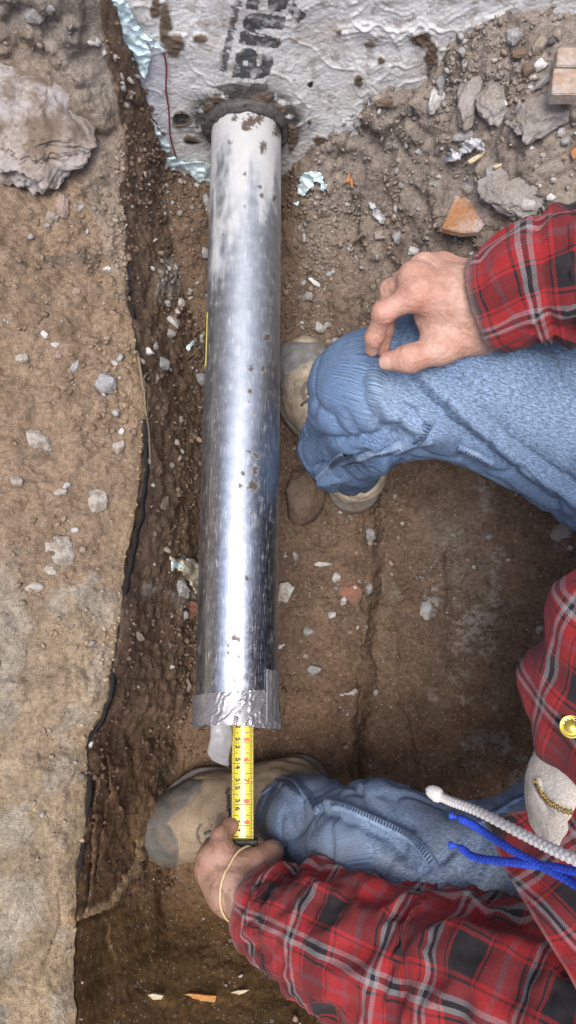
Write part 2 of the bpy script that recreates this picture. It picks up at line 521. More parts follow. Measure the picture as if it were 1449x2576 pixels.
# a ragged raised crust along one crack
CRL = [(352, 2112), (350, 2150), (342, 2180), (322, 2206), (306, 2232), (294, 2256), (270, 2272), (243, 2285), (215, 2292), (188, 2304)]
crw = 5 * fbm(np.stack([px / 16, py / 16, px * 0], -1), 3, .6)
crd = seg_dist(px + crw, py + crw, CRL)
crh = smooth(11 + 8 * smooth(340, 240, px), 5, crd) * (py > 2000)
gro += crh * (.012 + .006 * fbm(np.stack([px / 9, py / 9, px * 0 + 4], -1), 3, .6)) - .014 * np.exp(-(seg_dist(px + crw, py + crw, [(x + 17, y + 12) for x, y in CRL]) / 7) ** 2) * (py > 2000)
Z2 = Z + gro
G = np.stack([X, Y, Z2], -1)
nrm = grid_normals(G)
nrm[nrm[..., 2] < -.2] *= -1
p3 = G
low = fbm(p3 * 9, 3); mid = fbm(p3 * 34 + 5, 4, .55); hi = fbm(p3 * 150 + 9, 3, .6)
cl1, cv1 = worley(p3 * 62); cl2, _ = worley(p3 * 150, 5)
lump = smooth(.75, .1, cl1) * (0.3 + cv1)
rough_r = smooth(900, 500, py) * smooth(700, 900, px)             # rubble heap at the wall, upper right
rough_l = np.where(isb, smooth(1450, 700, py), 0)
loose = np.clip(.35 + .45 * rough_r + .35 * rough_l + .25 * smooth(1400, 900, py) + .25*fbm(p3 * 6 + 31, 2), .15, 1.4)
loose = np.where(py > 2200, loose * .3, loose)
disp = .010 * low + .0045 * mid * (0.5 + loose) * np.where(isb, 1.35, 1) + .0018 * hi + .0075 * lump * loose + .0022 * smooth(.7, .1, cl2) * loose
disp += rough_r * .014 * fbm(p3 * 12 + 50, 2)
# blocky lumps of soil in the heap
cl3, cv3 = worley(p3 * 22, 9)
disp += (rough_r * .011 + np.where(isb, smooth(700, 300, py) * .012, 0)) * smooth(.62, .25, cl3) * cv3
edge_fade = np.where(isb, np.clip((xe[:, None] - X) / .02, .25, 1), 1)
disp = disp * edge_fade * (1 - .5 * smooth(2200, 2320, py) * ~isb) * np.where(part_id < 2, np.where(isb, 1, .75 + .25 * part_id), 1)
Gd = G + nrm * disp[..., None]
# strips of a broken, undercut crust stay proud of the face
ground_co = Gd.reshape(-1, 3)
me = mesh_from('ground', ground_co, quads=grid_faces(NR, NC))
GN = grid_normals(Gd).reshape(-1, 3)
GPX, GPY, GZC = proj(ground_co)
# colour of the soil, with some trench shade mixed into the lower half
def ncol(a): return np.array(a, float)
base = np.zeros((NR, NC, 3)) + ncol((.160, .108, .075))
def blend(mask, col):
    global base
    base = base * (1 - mask[..., None]) + ncol(col) * mask[..., None]
wob = 60 * fbm(p3 * 7 + 3, 3)
blend(smooth(1000, 350, py + wob) * smooth(720, 800, px) * np.where(~isb, 1, 0), (.27, .228, .195))   # dry grey rubble soil
blend(np.where(~isb, smooth(1500, 2100, py + wob), 0), (.132, .078, .043))                        # deeper brown soil, lower half, partly trench shade painted in
blend(np.where(~isb, smooth(2200, 2330, py + wob * .4) , 0), (.118, .068, .029))
blend(np.where(part_id < 2, 1.0, 0) * np.where(isb, 0, 1) * .5 * smooth(1600, 1200, py), (.170, .115, .078))
bankc = smooth(-80, 80, py + wob - 1500)
bk = np.where(isb, 1.0, 0)
blend(bk, (.262, .188, .128))
blend(bk * bankc, (.305, .235, .158))
blend(bk * smooth(2250, 2450, py + wob) * .6, (.34, .26, .16))
blend(bk * smooth(560, 200, py + wob) * .75, (.26, .215, .175))
blend(bk * np.clip(smooth(.05, .35, fbm(p3 * 14 + 77, 3)) * smooth(1300, 1500, py), 0, 1) * .6, (.35, .315, .265))
rim = np.where(isb, np.exp(-np.clip(xe[:, None] - X, 0, 9) / .012), 0) * smooth(600, 900, py)
blend(rim * .6, (.34, .24, .14))
# pale cement stains
SN1 = fbm(p3 * 60 + 4, 3, .7); SN2 = fbm(p3 * 60 + 40, 3, .7); SN3 = smooth(-.45, .1, fbm(p3 * 110, 3, .7))
def stain(pts, col, a=.8, edge=14, rag=16):
    xs = [q[0] for q in pts]; yq = [q[1] for q in pts]; e_ = edge + rag * 2
    sel = (px > min(xs) - e_) & (px < max(xs) + e_) & (py > min(yq) - e_) & (py < max(yq) + e_)
    m_ = soft_poly(px[sel] + rag * SN1[sel], py[sel] + rag * SN2[sel], pts, edge) * a * SN3[sel]
    base[sel] = base[sel] * (1 - m_[:, None]) + ncol(col) * m_[:, None]
stain([(1140, 1540), (1215, 1530), (1225, 1380), (1245, 1380), (1240, 1500), (1215, 1610), (1230, 1660), (1200, 1655), (1190, 1600), (1170, 1650), (1130, 1640)], (.33, .30, .27), .75)
stain([(1060, 1300), (1210, 1280), (1230, 1500), (1130, 1530), (1080, 1460)], (.22, .19, .16), .55, 30, 25)
stain([(1200, 1200), (1212, 1200), (1222, 1300), (1208, 1300)], (.30, .28, .26), .7)
stain([(1060, 1510), (1085, 1480), (1095, 1530), (1078, 1560), (1060, 1555)], (.36, .34, .32), .8, 8, 8)
stain([(1225, 1500), (1240, 1498), (1238, 1535), (1226, 1535)], (.33, .31, .27), .7, 6, 8)
for cx, cy, w in ((1130, 1715, 14), (1160, 1700, 14), (1150, 1760, 12), (1175, 1760, 10), (1195, 1860, 24), (1250, 1870, 30), (1290, 1900, 22), (1300, 1960, 38), (1330, 1990, 28), (1160, 1870, 12),
                  (1080, 1750, 18), (1230, 1780, 10), (1180, 1920, 16), (1400, 1380, 22), (1330, 1450, 10), (990, 1500, 20), (560, 1580, 25), (480, 1600, 20), (1010, 2010, 20)):
    stain([(cx - w, cy - w * .7), (cx + w * .4, cy - w), (cx + w, cy + w * .3), (cx, cy + w), (cx - w * .8, cy + w * .6)], (.27, .24, .19), .65, 7, 10)
for cx, cy, w, h in ((385, 1478, 20, 18), (368, 1492, 20, 6), (1200, 480, 60, 35), (1330, 470, 30, 25), (470, 1500, 40, 30), (640, 600, 30, 20), (420, 700, 40, 60), (560, 2400, 60, 25)):
    stain([(cx - w, cy - h * .4), (cx, cy - h), (cx + w, cy - h * .2), (cx + w * .6, cy + h * .8), (cx - w * .6, cy + h)], (.36, .34, .33) if cy != 2400 else (.2, .13, .06), .6, 8, 10)
blend(np.clip(crh, 0, 1) * .85, (.34, .235, .135))
# streaks of ochre and black in the lowest bank
stain([(360, 2505), (440, 2495), (620, 2505), (700, 2500), (640, 2525), (480, 2535), (380, 2525)], (.26, .15, .05), .45, 10, 10)
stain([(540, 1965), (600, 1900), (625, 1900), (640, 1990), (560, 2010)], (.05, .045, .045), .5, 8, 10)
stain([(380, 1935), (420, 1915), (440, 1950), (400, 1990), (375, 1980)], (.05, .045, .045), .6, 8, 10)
# dark broken asphalt seam along the brink, upper part
stain([(318, 650), (335, 660), (340, 760), (322, 780), (314, 720)], (.035, .032, .035), .85, 4, 4)
blend((seg_dist(px, py, [(200, 640), (240, 655), (120, 650)]) < 14) * .5 * np.where(isb, 1, 0), (.09, .075, .075))
blend(np.where(isb, soft_poly(px, py, [(-60, -300), (250, -300), (300, 150), (262, 300), (180, 200), (90, 90), (-60, 40)], 30), 0) * .5, (.27, .25, .225))
blend(np.where(isb, soft_poly(px + wob * .3, py, [(190, 400), (300, 330), (306, 700), (292, 720), (230, 560)], 20), 0) * .5, (.28, .24, .20))
attr_c(me, 'base', base.reshape(-1, 3)); attr_f(me, 'grain', (np.where(isb, 1.25, 1.0) * (1 - .6 * smooth(2180, 2320, py) * ~isb) * (1 - .35 * smooth(1400, 1900, py) * ~isb)).ravel())
M_dirt = mat_dirt()
ground = link('ground', me, M_dirt); ground['kind'] = 'structure'

_vis = np.nonzero((GN[:, 2] > .05) & (GPX > -200) & (GPX < 1650) & (GPY > -200) & (GPY < 2800))[0]
_cell = ((GPX[_vis] + 200) // 10).astype(int) * 400 + ((GPY[_vis] + 200) // 10).astype(int)
_ord = np.argsort(_cell, kind='stable'); _vis = _vis[_ord]; _cell = _cell[_ord]
def spot(x, y, r=5):
    """the nearest visible point of the ground in line with a photo point: (position, normal)"""
    cx, cy = int((x + 200) // 10), int((y + 200) // 10); k = 1 + int(r > 8) * int(r // 8)
    ids = []
    for i in range(cx - k, cx + k + 1):
        a0, a1 = np.searchsorted(_cell, [i * 400 + cy - k, i * 400 + cy + k + 1]); ids.append(_vis[a0:a1])
    ids = np.concatenate(ids)
    m_ = ids[(np.abs(GPX[ids] - x) < r) & (np.abs(GPY[ids] - y) < r)]
    if len(m_) == 0:
        return (P(x, y, .1), Vector((0, 0, 1))) if r > 40 else spot(x, y, r * 2)
    zc = GZC[m_]; best = m_[zc < zc.min() + .03]
    return Vector(ground_co[best].mean(0)), Vector(GN[best].mean(0)).normalized()

# country round the trench: the yard that the trench is dug into
n_ = 90
u = np.linspace(-6, 6, n_); gx, gy = np.meshgrid(u, u)
gz = 1.02 + .05 * fbm(np.stack([gx, gy, gx * 0], -1) * 1.3, 3)
hole = (np.abs(gx) < 1.12) & (gy > -1.22)
keep = ~((np.abs(gx) < 1.0) & (gy > -1.1)) & (gy < .95)
fq = grid_faces(n_, n_); ok = keep.ravel()[fq].all(1)
co = np.stack([gx, gy, np.where(hole, .5, gz)], -1).reshape(-1, 3)
me = mesh_from('yard_ground', co, quads=fq[ok]); attr_c(me, 'base', np.tile((.19, .15, .115), (len(co), 1))); attr_f(me, 'grain', np.ones(len(co)))
yard = link('yard_ground', me, M_dirt); yard['kind'] = 'structure'

# ------------------------------------------------------------------ gravel and crumbs: nobody could count them
ico = bmesh.new(); bmesh.ops.create_icosphere(ico, subdivisions=1, radius=1.0)
ICO = np.array([v.co for v in ico.verts]); ICOF = np.array([[v.index for v in f.verts] for f in ico.faces]); ico.free()
def scatter(name, n, weight, smin_, smax, cols, seed, label, sink=.25, power=3.0):
    rg = np.random.default_rng(seed)
    w = np.clip(weight, 0, None) * (GPX > -60) * (GPX < 1510) * (GPY > -60) * (GPY < 2650)
    w = w * (GZC ** 2) ; w /= w.sum()
    ids = rg.choice(len(w), n, p=w)
    s = smin_ + (smax - smin_) * rg.random(n) ** power
    Rm = rg.normal(size=(n, 3, 3)); Q = np.linalg.qr(Rm)[0]
    V = ICO[None] * (1 + .28 * rg.normal(size=(n, len(ICO), 1)).clip(-1.4, 1.4))
    V = V * np.stack([np.ones(n), .55 + .4 * rg.random(n), .4 + .4 * rg.random(n)], -1)[:, None, :]
    V = np.einsum('nij,nkj->nki', Q, V) * s[:, None, None]
    V = V + (ground_co[ids] + GN[ids] * (s * (1 - sink) * .5)[:, None])[:, None, :]
    F = ICOF[None] + (np.arange(n) * len(ICO))[:, None, None]
    cc = (BASEF[ids] * 1.05 if cols is None else np.asarray(cols)[rg.integers(0, len(cols), n)]) * (.72 + .5 * rg.random((n, 1)))
    me = mesh_from(name, V.reshape(-1, 3), tris=F.reshape(-1, 3)); attr_c(me, 'base', np.repeat(cc, len(ICO), 0))
    o = link(name, me, M_bits, smooth_=False); tag(o, label, kind='stuff'); return o
M_bits = mat_attr('small_stones', .9, 600)
pid = part_id.ravel(); BASEF = base.reshape(-1, 3)
bnk = (pid == 0)
w_rub = smooth(1000, 500, GPY) * smooth(700, 860, GPX) * (pid == 2)
w_str = smooth(1300, 700, GPY) * (GPX < 560) * np.where(pid == 2, 1, np.where(pid > 0, .35, 0))
patch = .25 + smooth(-.1, .4, fbm(ground_co * 8 + 9, 2))
scatter('gravel', 2100, (w_rub * 2.4 + w_str * .9 + bnk * .10 * (GPY < 1500) + .16 * (GPY < 1600)+.06) * patch, .0009, .0075, [(.34, .33, .32), (.28, .26, .24), (.40, .39, .37), (.25, .2, .16), (.30, .22, .17)], 3, 'loose grey gravel strewn over the soil of the trench', power=3.6)
scatter('white_grit', 420, (w_rub + w_str + bnk * .6 + .2) * patch, .0005, .0018, [(.62, .6, .56), (.5, .48, .44), (.6, .5, .36)], 4, 'fine white grit sprinkled over the trench soil', power=3)
scatter('soil_crumbs', 12500, (w_rub * 2 + w_str * 1.2 + bnk * (.03 + .40 * smooth(1500, 900, GPY)) + .30 * (GPY < 2250)) * patch, 0.0008, .0052, None, 5, 'loose crumbs of brown soil lying over the trench', sink=.5, power=2.6)

# =================================================================== FOUNDATION WALL UNDER ITS WATERPROOF MEMBRANE
WX0, WX1, WZ0, WZ1 = -.55, .75, .02, .98
nx, nz = 760, 560
wx, wz = np.meshgrid(np.linspace(WX0, WX1, nx), np.linspace(WZ0, WZ1, nz))
wy = np.full_like(wx, W_Y)
WP = np.stack([wx, wy, wz], -1)
wpx, wpy, _ = proj(WP)
PIPE_X0, PIPE_X1, PIPE_Z, PIPE_R = -.0655, -.0625, .27, .0525      # pipe axis at its open end and at the wall
rr = np.hypot(wx - PIPE_X1, wz - PIPE_Z)
pn = lambda s, o=0: np.stack([wx * s + o, wz * s, wx * 0 + o], -1)
wr = 1 - np.abs(fbm(pn(11, 4), 3, .55))                            # creases of the film
crease = smooth(.90, 1.0, wr)
wd = .006 * fbm(pn(5), 3) + .0014 * crease * smooth(.0, .4, fbm(pn(4, 20), 2) + .25) + .0006 * fbm(pn(60), 3) + .0006 * fbm(pn(240), 2)
for ln, h_ in (([(850, 90), (930, 75), (960, 100)], .006), ([(1000, 100), (1060, 60), (1100, 95)], .006), ([(900, 70), (940, 88), (985, 92)], .005), ([(870, 110), (905, 180), (945, 235)], .004),
               ([(1040, 85), (1085, 130), (1110, 190)], .006), ([(960, 20), (1010, 40), (1040, 30)], .004), ([(1030, 140), (1000, 190)], .003), ([(490, 225), (520, 260)], .004),
               ([(525, 120), (518, 170)], .002), ([(970, 60), (1000, 120), (1010, 150)], .004), ([(760, 30), (800, 10)], .003), ([(1120, 60), (1200, 20)], .004), ([(1180, 70), (1300, 20)], .004)):
    sd = seg_dist(wpx + 9 * perlin(pn(30)), wpy + 9 * perlin(pn(30, 9)), ln)
    wd = wd + h_ * .4 * np.exp(-(sd / 6) ** 2) + h_ * .2 * np.exp(-((sd - 12) / 4) ** 2)
wc = np.zeros((nz, nx, 3)) + ncol((.84, .835, .82))
def wblend(mask, col):
    global wc
    wc = wc * (1 - mask[..., None]) + ncol(col) * mask[..., None]
film = smooth(-.1, .5, fbm(pn(9, 60), 4, .6)); wblend(film * .5, (.76, .74, .71))
mudm = smooth(.15, .6, fbm(pn(14, 11), 5, .62)); wblend(mudm * .5, (.52, .46, .40))
mud2 = smooth(.30, .65, fbm(pn(40, 15), 5, .65)); wblend(mud2 * .55, (.30, .24, .19))
cln = smooth(.1, .6, fbm(pn(6, 91), 3)) * smooth(700, 950, wpx); wblend(cln * .7, (.74, .77, .82))
wblend(smooth(250, 330, wpx) * (1 - smooth(400, 440, wpx)) * smooth(90, 180, wpy) * .8, (.60, .61, .67))
# the printed lettering, turned a quarter so that it reads down the wall
def glyph_mask(text, x0, y0, x1, y1, size_along, height, bold=0.0, spacing=1.0, back=0):
    """text whose baseline runs from (x0,y0) to (x1,y1) on the photo, read along the wall; returns a mask over the wall"""
    cu = bpy.data.curves.new('lettering', 'FONT'); cu.body = text; cu.size = 1.0; cu.offset = bold; cu.space_character = spacing
    cu.resolution_u = 6
    to = bpy.data.objects.new('lettering', cu); COL.objects.link(to)
    dg = bpy.context.evaluated_depsgraph_get(); dg.update()
    tm = bpy.data.meshes.new_from_object(to.evaluated_get(dg))
    tm.calc_loop_triangles()
    V = np.array([v.co[:2] for v in tm.vertices]); T_ = np.array([t.vertices for t in tm.loop_triangles])
    bpy.data.objects.remove(to); bpy.data.curves.remove(cu)
    w_ = V[:, 0].max() - V[:, 0].min(); V[:, 0] -= V[:, 0].min()
    a = PY(x0, y0, W_Y); b = PY(x1, y1, W_Y)
    d_ = np.array([b[0] - a[0], b[2] - a[2]]); L = np.linalg.norm(d_); d_ /= L
    up = np.array([-d_[1], d_[0]])                       # letter tops
    S = L / w_
    q = V[:, 0:1] * S * d_ + V[:, 1:2] * height * up + np.array([a[0], a[2]])
    mask = np.zeros((nz, nx), bool)
    ix = (q[:, 0] - WX0) / (WX1 - WX0) * (nx - 1); iz = (q[:, 1] - WZ0) / (WZ1 - WZ0) * (nz - 1)
    for t in T_:
        tx, tz = ix[t], iz[t]
        a0, a1 = int(max(0, tx.min())), int(min(nx - 1, tx.max()) + 1); b0, b1 = int(max(0, tz.min())), int(min(nz - 1, tz.max()) + 1)
        if a1 <= a0 or b1 <= b0: continue
        gx_, gz_ = np.meshgrid(np.arange(a0, a1 + 1), np.arange(b0, b1 + 1))
        def ed(i, j): return (tx[j] - tx[i]) * (gz_ - tz[i]) - (tz[j] - tz[i]) * (gx_ - tx[i])
        e0, e1, e2 = ed(0, 1), ed(1, 2), ed(2, 0)
        ins = ((e0 >= -.5) & (e1 >= -.5) & (e2 >= -.5)) | ((e0 <= .5) & (e1 <= .5) & (e2 <= .5))
        sub = mask[b0:b1 + 1, a0:a1 + 1]; k0, k1 = min(sub.shape[0], ins.shape[0]), min(sub.shape[1], ins.shape[1])
        sub[:k0, :k1] |= ins[:k0, :k1]
    return mask
INKS = np.zeros((nz, nx))
wear = smooth(-.75, -.1, fbm(pn(55, 7), 4, .65))
def wquad(pts):
    q = np.array([[PY(*p, W_Y)[0], PY(*p, W_Y)[2]] for p in pts])
    return in_poly(wx, wz, [tuple(k) for k in q])
def zm(x, y): return ((760 + x / 2.898) / 1.59, (y / 2.898) / 1.59)    # from an enlarged detail of the print
def shape(pts): return wquad([zm(*p) for p in pts])
def disc(x, y, rx, ry, n=28): return shape([(x + rx * math.cos(t * 2 * math.pi / n), y + ry * math.sin(t * 2 * math.pi / n)) for t in range(n)])
let_a = disc(660, 660, 135, 118) | shape([(512, 735), (960, 690), (930, 850), (830, 905), (485, 875)]) | shape([(835, 640), (965, 655), (970, 740), (900, 860), (780, 800)])
let_a &= ~(disc(643, 715, 36, 34) | shape([(775, 640), (832, 640), (832, 720), (800, 755), (772, 745)]))
let_u = shape([(585, 355), (640, 350), (745, 400), (1058, 425), (1020, 560), (565, 498)]) | shape([(612, 230), (640, 175), (710, 140), (820, 138), (1118, 188), (1082, 338), (930, 318), (900, 410), (640, 350), (615, 300)])
let_u &= ~shape([(760, 338), (940, 318), (1090, 340), (1065, 420), (770, 372)])
let_g = shape([(660, -60), (800, -60), (795, 104), (645, 82)]) | disc(1000, 30, 105, 100) | shape([(880, -80), (1180, -80), (1110, 100), (960, 60)])
let_tail = shape([(1130, 40), (1200, 20), (1358, 178), (1262, 258), (1150, 140)])
ink = (let_a | let_u | let_g | let_tail).astype(float) * (.35 + .65 * wear)
url = glyph_mask('dproducts.com', 592, -4, 555, 172, 1, PY(580, 60, W_Y)[0] * 0 + .0135, bold=.006)
ink = np.maximum(ink, url * (.3 + .7 * wear) * .9)
lb = shape([(560, 922), (905, 958), (890, 1080), (380, 1040), (300, 1000)])
INKS = ink
wblend(INKS * .95, (.045, .048, .06))
wblend(INKS * smooth(.1, .45, fbm(pn(60, 33), 4, .65)) * .45, (.25, .21, .18))
wblend(lb * .8, (.10, .095, .09))
# mastic smeared round the pipe, scuffs and clods of soil stuck on
smear = np.exp(-((rr - .060) / .030) ** 2) * smooth(-.5, .3, fbm(pn(45, 3), 4, .65) + .2)
smear = np.clip(smear * 1.6 * (.4 + .6 * smooth(-.05, .03, wz - PIPE_Z)), 0, 1); wblend(smear, (.085, .075, .068))
clod = np.zeros_like(wx)
for cx, cy, rx, ry in ((440, 108, 26, 30), (415, 60, 16, 60), (505, 88, 18, 12), (480, 350, 24, 14), (455, 297, 26, 20), (782, 212, 7, 8), (930, 115, 14, 10), (1060, 95, 30, 22), (1085, 140, 18, 45),
                       (735, 340, 14, 40), (810, 350, 24, 16), (380, 265, 8, 8), (395, 325, 8, 14), (410, 330, 8, 8), (390, 345, 12, 10), (780, 300, 6, 8), (1110, 180, 12, 24), (850, 80, 8, 8),
                       (390, 15, 14, 30), (550, 245, 20, 10), (660, 240, 30, 12), (700, 270, 18, 14), (525, 265, 16, 12), (900, 200, 12, 20), (960, 150, 10, 8), (700, 100, 6, 10), (600, 130, 4, 8)):
    q = np.hypot((wpx - cx + 8 * fbm(pn(40, 1), 3)) / rx, (wpy - cy + 8 * fbm(pn(40, 2), 3)) / ry)
    clod = np.maximum(clod, smooth(1.15, .75, q))
black = (((wpx - 478) / 26) ** 2 + ((wpy - 365) / 13) ** 2 < 1) | (((wpx - 455) / 24) ** 2 + ((wpy - 297) / 13) ** 2 < 1) | (np.hypot(wpx - 783, wpy - 212) < 9)
wblend(clod, (.16, .115, .08)); wblend(black * clod, (.035, .033, .032))
wd = wd + clod * (.0022 + .0014 * fbm(pn(120), 3)) * ~black - black * .0
wd = wd + .005 * np.exp(-(rr / .075) ** 4)                          # the membrane swells at the pipe
tears = smooth(.5, .85, fbm(pn(75, 21), 4, .7)); wblend(tears * .55, (.20, .16, .13))
WP = np.stack([wx, wy - wd, wz], -1)
me = mesh_from('membrane', WP.reshape(-1, 3), quads=grid_faces(nz, nx)[:, ::-1]); attr_c(me, 'base', wc.reshape(-1, 3)); attr_f(me, 'soil', np.clip(clod + smear + mudm * .5 + mud2 * .4 + film*.3, 0, 1).ravel())
M_memb, nt, b = newmat('plastic_membrane'); N = NT(nt); co = N.coord()
n2 = N.noise(co, 260, 5, .7); n1 = N.noise(co, 60, 4, .6)
c = N.mix(1.0, N.attr('base', 'Color'), N.ramp(n2, [(.3, .86), (.7, 1.12)]), 'MULTIPLY')
N.l(c, b.inputs['Base Color']); N.l(N.ramp(N.attr('soil'), [(0, .38), (.6, .85)]), b.inputs['Roughness'])
h = N.bump(n1, .4, .004); h = N.bump(n2, .5, .0012, h); N.l(h, b.inputs['Normal'])
wall = empty('foundation_wall', (0, W_Y, 0)); tag(wall, 'foundation wall wrapped in dirty white waterproof membrane with black printed lettering, behind the pipe', 'wall')
link('membrane', me, M_memb, wall)
bm = bmesh.new(); bmesh.ops.create_cube(bm, size=1); bmesh.ops.scale(bm, vec=(6, .25, 1.35), verts=bm.verts); bmesh.ops.translate(bm, vec=(0, W_Y + .165, .60), verts=bm.verts)
me = bpy.data.meshes.new('concrete'); bm.to_mesh(me); bm.free(); link('concrete', me, mat_stone('concrete', (.42, .42, .42), scale=30), wall, False)
def wall_pt(x, y, off=.002):
    p = PY(x, y, W_Y); i = int(np.clip((p[2] - WZ0) / (WZ1 - WZ0) * (nz - 1), 0, nz - 1)); j = int(np.clip((p[0] - WX0) / (WX1 - WX0) * (nx - 1), 0, nx - 1))
    return Vector((p[0], W_Y - wd[i, j] - off, p[2]))

# thin sheets of torn film, grown over whatever they lie on
def sheet(name, pts, mat, host, th=.0012, cell=3.2, lift=.003, crumple=.004, parent=None, seed=0, rag=2.5):
    pts = np.array(pts, float); lo, hi = pts.min(0) - 6, pts.max(0) + 6
    nx_ = max(6, int((hi[0] - lo[0]) / cell)); ny_ = max(6, int((hi[1] - lo[1]) / cell))
    gx_, gy_ = np.meshgrid(np.linspace(lo[0], hi[0], nx_), np.linspace(lo[1], hi[1], ny_))
    q = np.stack([gx_ / 14 + seed, gy_ / 14, gx_ * 0 + seed], -1)
    ins = in_poly(gx_ + rag * perlin(q), gy_ + rag * perlin(q + 7), [tuple(p) for p in pts])
    co = np.array([host(a, b) for a, b in zip(gx_.ravel(), gy_.ravel())])
    L = lift + crumple * (1.6 * (1 - np.abs(fbm(q * .42 + 3, 2)) * 1.6)).clip(0, 2).ravel()
    v = np.array([0, 0, H]) - co; v /= np.linalg.norm(v, axis=1)[:, None]
    co = co + v * L[:, None]
    f = grid_faces(ny_, nx_); f = f[ins.ravel()[f].sum(1) >= 3]
    used = np.unique(f); mp = np.full(len(co), -1); mp[used] = np.arange(len(used))
    co2 = co[used]; f = mp[f]; n = len(co2)
    back = co2 - v[used] * th
    e = np.vstack([f[:, [0, 1]], f[:, [1, 2]], f[:, [2, 3]], f[:, [3, 0]]]); key = {}
    for a, b_ in e: key[(a, b_)] = 1
    side = np.array([(a, a + n, b_ + n, b_) for a, b_ in e if (b_, a) not in key], int)
    F = np.vstack([f, f[:, ::-1] + n, side])
    me = mesh_from(name, np.vstack([co2, back]), quads=F)
    return link(name, me, mat, parent)
M_blue = mat_plain('pale_blue_film', (.68, .85, .90), .5, bump=.002, bscale=60, var=.12)
M_grey_film = mat_plain('grey_film', (.50, .50, .53), .5, bump=.002, bscale=160, var=.15)
whost = lambda x, y: wall_pt(x, y, .001)
def tear(lbl, pts, **k):
    o = sheet('torn_film', pts, M_blue, whost, **k); tag(o, lbl, 'plastic film', 'torn pale blue film along the membrane'); return o
tear('longest torn pale blue film strip, down the left membrane edge from the top', [(276, -20), (308, -20), (336, 35), (350, 66), (372, 90), (416, 118), (412, 126), (368, 108), (384, 135), (378, 150), (370, 190), (356, 196), (348, 165), (330, 135), (300, 96), (288, 60)], crumple=.005, lift=.004)
tear('shorter torn pale blue film strip below the longest one, left membrane edge', [(350, 245), (364, 262), (384, 296), (406, 330), (432, 368), (428, 386), (404, 376), (388, 366), (352, 340), (334, 312), (338, 290)], crumple=.004, lift=.004)
tear('ragged pale blue film scraps at the foot of the membrane left of the pipe', [(412, 395), (440, 392), (462, 408), (500, 405), (530, 412), (534, 462), (510, 458), (498, 465), (486, 448), (470, 430), (445, 425), (424, 440), (412, 425), (380, 412), (418, 410)], crumple=.006, lift=.005, rag=4)
ghost = lambda x, y: spot(x, y, 4)[0]
o = sheet('torn_film', [(757, 438), (775, 430), (808, 433), (820, 470), (815, 486), (800, 482), (804, 462), (792, 458), (782, 470), (770, 492), (758, 498), (748, 478)], M_blue, ghost, crumple=.006, rag=6)
tag(o, 'horseshoe shaped scrap of pale blue film on the soil just right of the pipe', 'plastic film', 'torn pale blue film along the membrane')
o = sheet('torn_film', [(736, 510), (752, 505), (756, 514), (744, 520)], M_blue, ghost, cell=3, crumple=.003)
tag(o, 'tiny scrap of pale blue film under the horseshoe shaped scrap', 'plastic film', 'torn pale blue film along the membrane')
o = sheet('torn_film', [(927, 505), (940, 510), (958, 535), (970, 548), (966, 568), (954, 562), (938, 540)], M_grey_film, ghost, cell=3, crumple=.006)
tag(o, 'narrow crumpled scrap of grey blue film above the hand on the knee', 'plastic film', 'scraps of film on the soil')
o = sheet('torn_film', [(1108, 400), (1135, 372), (1150, 380), (1170, 352), (1205, 345), (1222, 365), (1215, 380), (1190, 378), (1165, 392), (1152, 410), (1125, 412)], M_grey_film, ghost, cell=4, crumple=.009, rag=6)
tag(o, 'large torn scrap of grey plastic film under the long stone in the rubble', 'plastic film', 'scraps of film on the soil')
o = sheet('torn_film', [(466, 878), (478, 862), (492, 852), (500, 850), (496, 858), (484, 870), (474, 886)], M_blue, ghost, cell=3, crumple=.004)
tag(o, 'thin streak of pale blue film left of the pipe, level with the upper boot', 'plastic film', 'scraps of film on the soil')
M_foam = mat_stone('old_foam', (.50, .42, .28), (.62, .60, .52), .9, scale=70)
o = sheet('foam_scrap', [(425, 1395), (445, 1402), (470, 1408), (485, 1402), (503, 1418), (505, 1450), (498, 1500), (485, 1480), (465, 1448), (446, 1430), (430, 1418)], M_foam, ghost, th=.006, cell=4, crumple=.016, lift=.008, rag=6)
tag(o, 'torn yellowish foam scrap with a blue skin, tucked against the left side of the pipe', 'foam scrap')
o2 = sheet('blue_skin', [(430, 1412), (445, 1410), (462, 1424), (455, 1434), (440, 1430), (436, 1440), (430, 1432)], M_blue, ghost, th=.002, cell=3, lift=.026, crumple=.004, parent=o)
# a thin tan backing peeps out from under the film
M_backing = mat_plain('tan_backing', (.34, .29, .18), .6, bump=.001)
o = sheet('torn_backing', [(330, 300), (340, 300), (362, 345), (378, 372), (408, 380), (430, 392), (414, 400), (398, 432), (365, 412), (352, 350)], M_backing, whost, lift=-.001, crumple=.002)
tag(o, 'tan paper backing showing under the torn blue film beside the pipe', 'paper backing')

